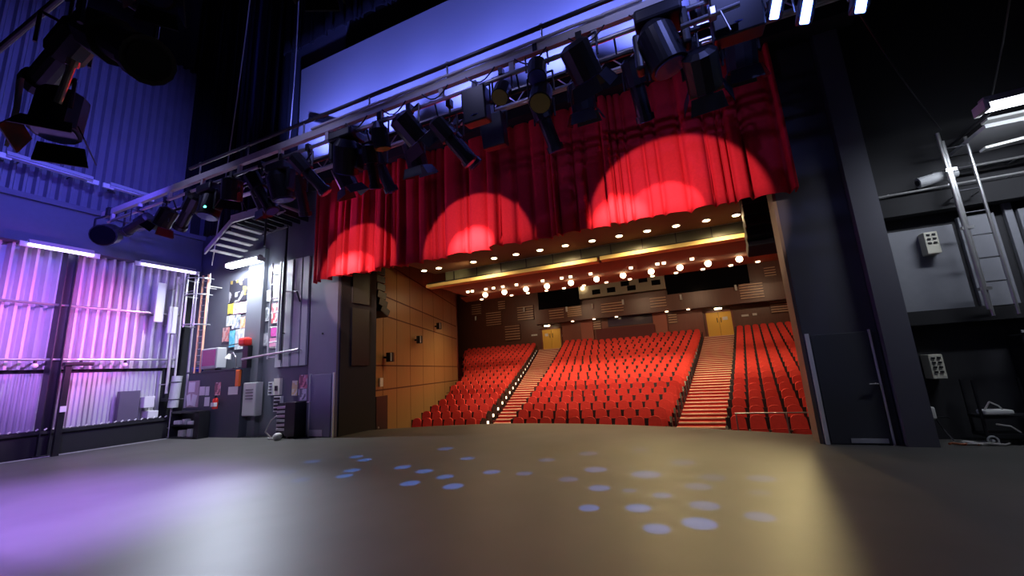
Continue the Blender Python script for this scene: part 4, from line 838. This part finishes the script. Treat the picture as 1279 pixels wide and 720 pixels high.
# ================================================================ RIGHT WING
for (a, b, z0, z1, lab) in ((3.2, 4.28, 2.08, 3.52, 'grey wall board behind white junction box'), (4.36, 4.82, 2.08, 3.62, 'grey wall board between the two ladders rails'), (4.95, 5.05, 2.08, 3.75, 'narrow grey upright board at the right edge'), (5.1, 6.6, 2.08, 3.62, 'grey wall board furthest right')):
    m = MB(); m.bb(a, b, 9.17, 9.25, z0, z1, bev=.01); tag(m.build('wall_board', mat('wing_grey', (.22, .225, .26), .55, noise=.1)), lab, 'board', 'grey wall boards of the right wing')
m = MB(); m.bb(3.1, 7, 8.95, 9.25, 3.75, 4.1); tag(m.build('wing_beam', BLACKWALL), 'black beam above the grey boards in the right wing', 'beam')
m = MB(); m.bb(3.1, 7, 9.0, 9.25, 1.85, 2.08); tag(m.build('wing_ledge', BLACKWALL), 'black ledge below the grey boards in the right wing', 'ledge')
for (x0, z, y, lab) in ((3.15, 4.14, 8.9, 'lower level pipe in the right wing'), (4.1, 4.42, 8.95, 'upper level pipe in the right wing')):
    m = MB(); m.cyl((x0, y, z-.02), (7, y, z), .022)
    for k in range(4): m.cyl((x0+.3+k*.8, y, z), (x0+.3+k*.8, 9.25, z), .012)
    tag(m.build('wing_pipe', SILVER), lab, 'pipe')
def socket_box(x0, x1, z0, z1, rows, lab, cable=False):
    t = thing('junction_box', lab, 'junction box', ((x0+x1)/2, 9.1, z0)); m = MB(); m.bb(x0, x1, 8.98, 9.25, z0, z1, bev=.01); m.build('box', CREAM, t)
    w_ = (x1-x0)
    for r in range(rows):
        for s in (0, 1):
            m = MB(); cx = x0 + w_*(.3+.4*s); cz = z1 - (z1-z0)*(.14 + .19*r); m.box((cx, 8.975, cz), (w_*.24, .02, (z1-z0)*.07), ry=.1); m.build('socket', BLACKM, t)
socket_box(3.80, 3.98, 3.02, 3.40, 3, 'white junction box high on grey board of the right wing')
socket_box(3.46, 3.64, .97, 1.36, 4, 'cream junction box low on dark wall of the right wing')
t = thing('wing_ladder', 'slim silver vertical ladder climbing the right wing', 'ladder', (4.45, 8.75, 1.9))
for x in (4.24, 4.52):
    m = MB(); m.cyl((x, 8.72, 1.9), (x, 8.72, 4.85), .022); m.build('rail', SILVER, t)
for k in range(8):
    m = MB(); m.cyl((4.24, 8.72, 2.05+k*.38), (4.52, 8.72, 2.05+k*.38), .012); m.build('rung', DARKM, t)
m = MB(); m.cyl((4.20, 8.70, 2.0), (4.19, 8.70, 5.0), .028); m.build('outer_tube', SILVER, t)
for z in (2.3, 3.3, 4.3):
    m = MB(); m.bb(4.16, 4.3, 8.68, 8.76, z, z+.05); m.build('clamp', SILVER, t)
for x in (4.24, 4.52):
    m = MB(); m.cyl((x, 8.72, 3.9), (x, 8.95, 3.9), .012); m.build('wall_tie', SILVER, t)
t = thing('cloth_roll', 'pale rolled cloth lying on the upper wing pipes', 'roll', (4.1, 8.85, 4.3)); m = MB(); m.cyl((3.85, 8.85, 4.24), (4.35, 8.85, 4.32), .09, n=16); m.build('roll', PALEGREY, t, smooth=False); m = MB(); m.cyl((3.835, 8.85, 4.238), (3.85, 8.85, 4.24), .05); m.build('core', BLACKM, t)
m = MB(); m.bb(4.5, 7, 8.2, 9.2, 4.72, 4.78); tag(m.build('wing_shelf', PALEGREY), 'pale shelf just under the glaring tube at right edge', 'shelf')
for k, (a, b, lab) in enumerate((((4.55, 8.2, 4.84), (6.6, 8.25, 4.88), 'white slat lying on wing shelf, upper'), ((4.85, 7.9, 4.62), (6.6, 8.0, 4.75), 'white slat below wing shelf'), ((4.6, 8.5, 4.5), (6.6, 8.1, 4.55), 'lowest pale slat under the wing shelf'))):
    a, b = Vector(a), Vector(b); m = MB(); m.prism([a, a+Vector((0, .16, 0)), a+Vector((0, .16, .04)), a+Vector((0, 0, .04))], b-a); tag(m.build('slat', WHITE), lab, 'slat')
for k, (a, b, r, lab) in enumerate((((2.6, 6.5, 6.6), (4.2, 8.6, 5.0), .012, 'thin slack cable in darkness above the right wing'), ((4.55, 8.0, 5.1), (3.9, 5.4, 6.6), .012, 'second thin cable above the right wing'))):
    m = MB(); a, b = Vector(a), Vector(b); m.path([a + (b-a)*j/6 - Vector((0, 0, .15*math.sin(j/6*PI))) for j in range(7)], r); tag(m.build('hanging_cable', DARKM), lab, 'cable')
# right wing floor things
t = thing('tool_trolley', 'dark trolley with white tray and grey wheel in right wing', 'trolley', (4.1, 8.9, 0))
m = MB(); m.bb(3.8, 4.5, 8.75, 9.1, .38, .42); m.bb(3.8, 4.5, 8.75, 9.1, .12, .16)
for x in (3.82, 4.48):
    for y in (8.77, 9.08): m.bb(x-.015, x+.015, y-.015, y+.015, .1, .95)
m.build('frame', BLACKM, t)
m = MB(); m.box((4.0, 8.82, .47), (.34, .2, .07), rz=.1, bev=.02); m.build('tray', WHITE, t)
for x in (3.85, 4.33):
    m = MB(); r0 = .1 if x > 4 else .06
    pts = [(x+r0*math.cos(a*PI/8), 8.72, r0+.01+r0*math.sin(a*PI/8)) for a in range(17)]; m.path(pts, .014); m.cyl((x, 8.70, r0+.01), (x, 8.78, r0+.01), .02); m.build('wheel', PALEGREY, t)
m = MB(); m.path([(3.85, 8.8, .45), (3.95, 8.78, .62), (4.05, 8.8, .56), (4.12, 8.82, .46)], .012); m.path([(3.95, 8.76, .3), (4.1, 8.76, .27), (4.2, 8.78, .18)], .012); m.build('cables', GALV, t)
t = thing('flight_case', 'tall dark case with small lit display at right edge', 'flight case', (5.0, 9.0, 0)); m = MB(); m.bb(4.55, 5.5, 8.85, 9.22, 0, 1.6, bev=.02); m.build('body', BLACKM, t); m = MB(); m.bb(4.62, 4.67, 8.835, 8.85, 1.36, 1.48); m.build('display', mat('white_display', (1, 1, 1), emit=(.8, .9, 1), es=3), t); m = MB(); m.bb(4.55, 5.5, 8.83, 8.85, 1.62, 1.66); m.build('top_edge', PALEGREY, t)
t = thing('dimmer_outlet', 'white socket low on wall with cables hanging from it', 'socket', (3.42, 9.1, .3)); m = MB(); m.box((3.4, 9.18, .42), (.09, .1, .2), bev=.02); m.build('plate', WHITE, t); m = MB(); m.path([(3.42, 9.12, .34), (3.46, 9.08, .18), (3.5, 8.95, .03)], .012); m.path([(3.44, 9.12, .36), (3.55, 9.1, .37), (3.6, 9.12, .34)], .01); m.build('cable', DARKM, t)
m = MB(); m.path([(3.35+.04*k, 8.72+.05*math.sin(k*1.3), .02) for k in range(9)], .016); tag(m.build('orange_cable', BROWN), 'rust coloured cable on floor of the right wing', 'cable')
m = MB(); m.path([(3.62+.12*math.cos(k*.9)*(1+.05*k)*.9+.01*k, 8.78+.1*math.sin(k*.9), .02+.006*(k % 4)) for k in range(22)], .012); m.path([(3.7, 8.75, .02), (3.9, 8.7, .02), (3.96, 8.75, .02)], .012); tag(m.build('cable_pile', GALV), 'tangled pale cable heap on right wing floor', 'cable')
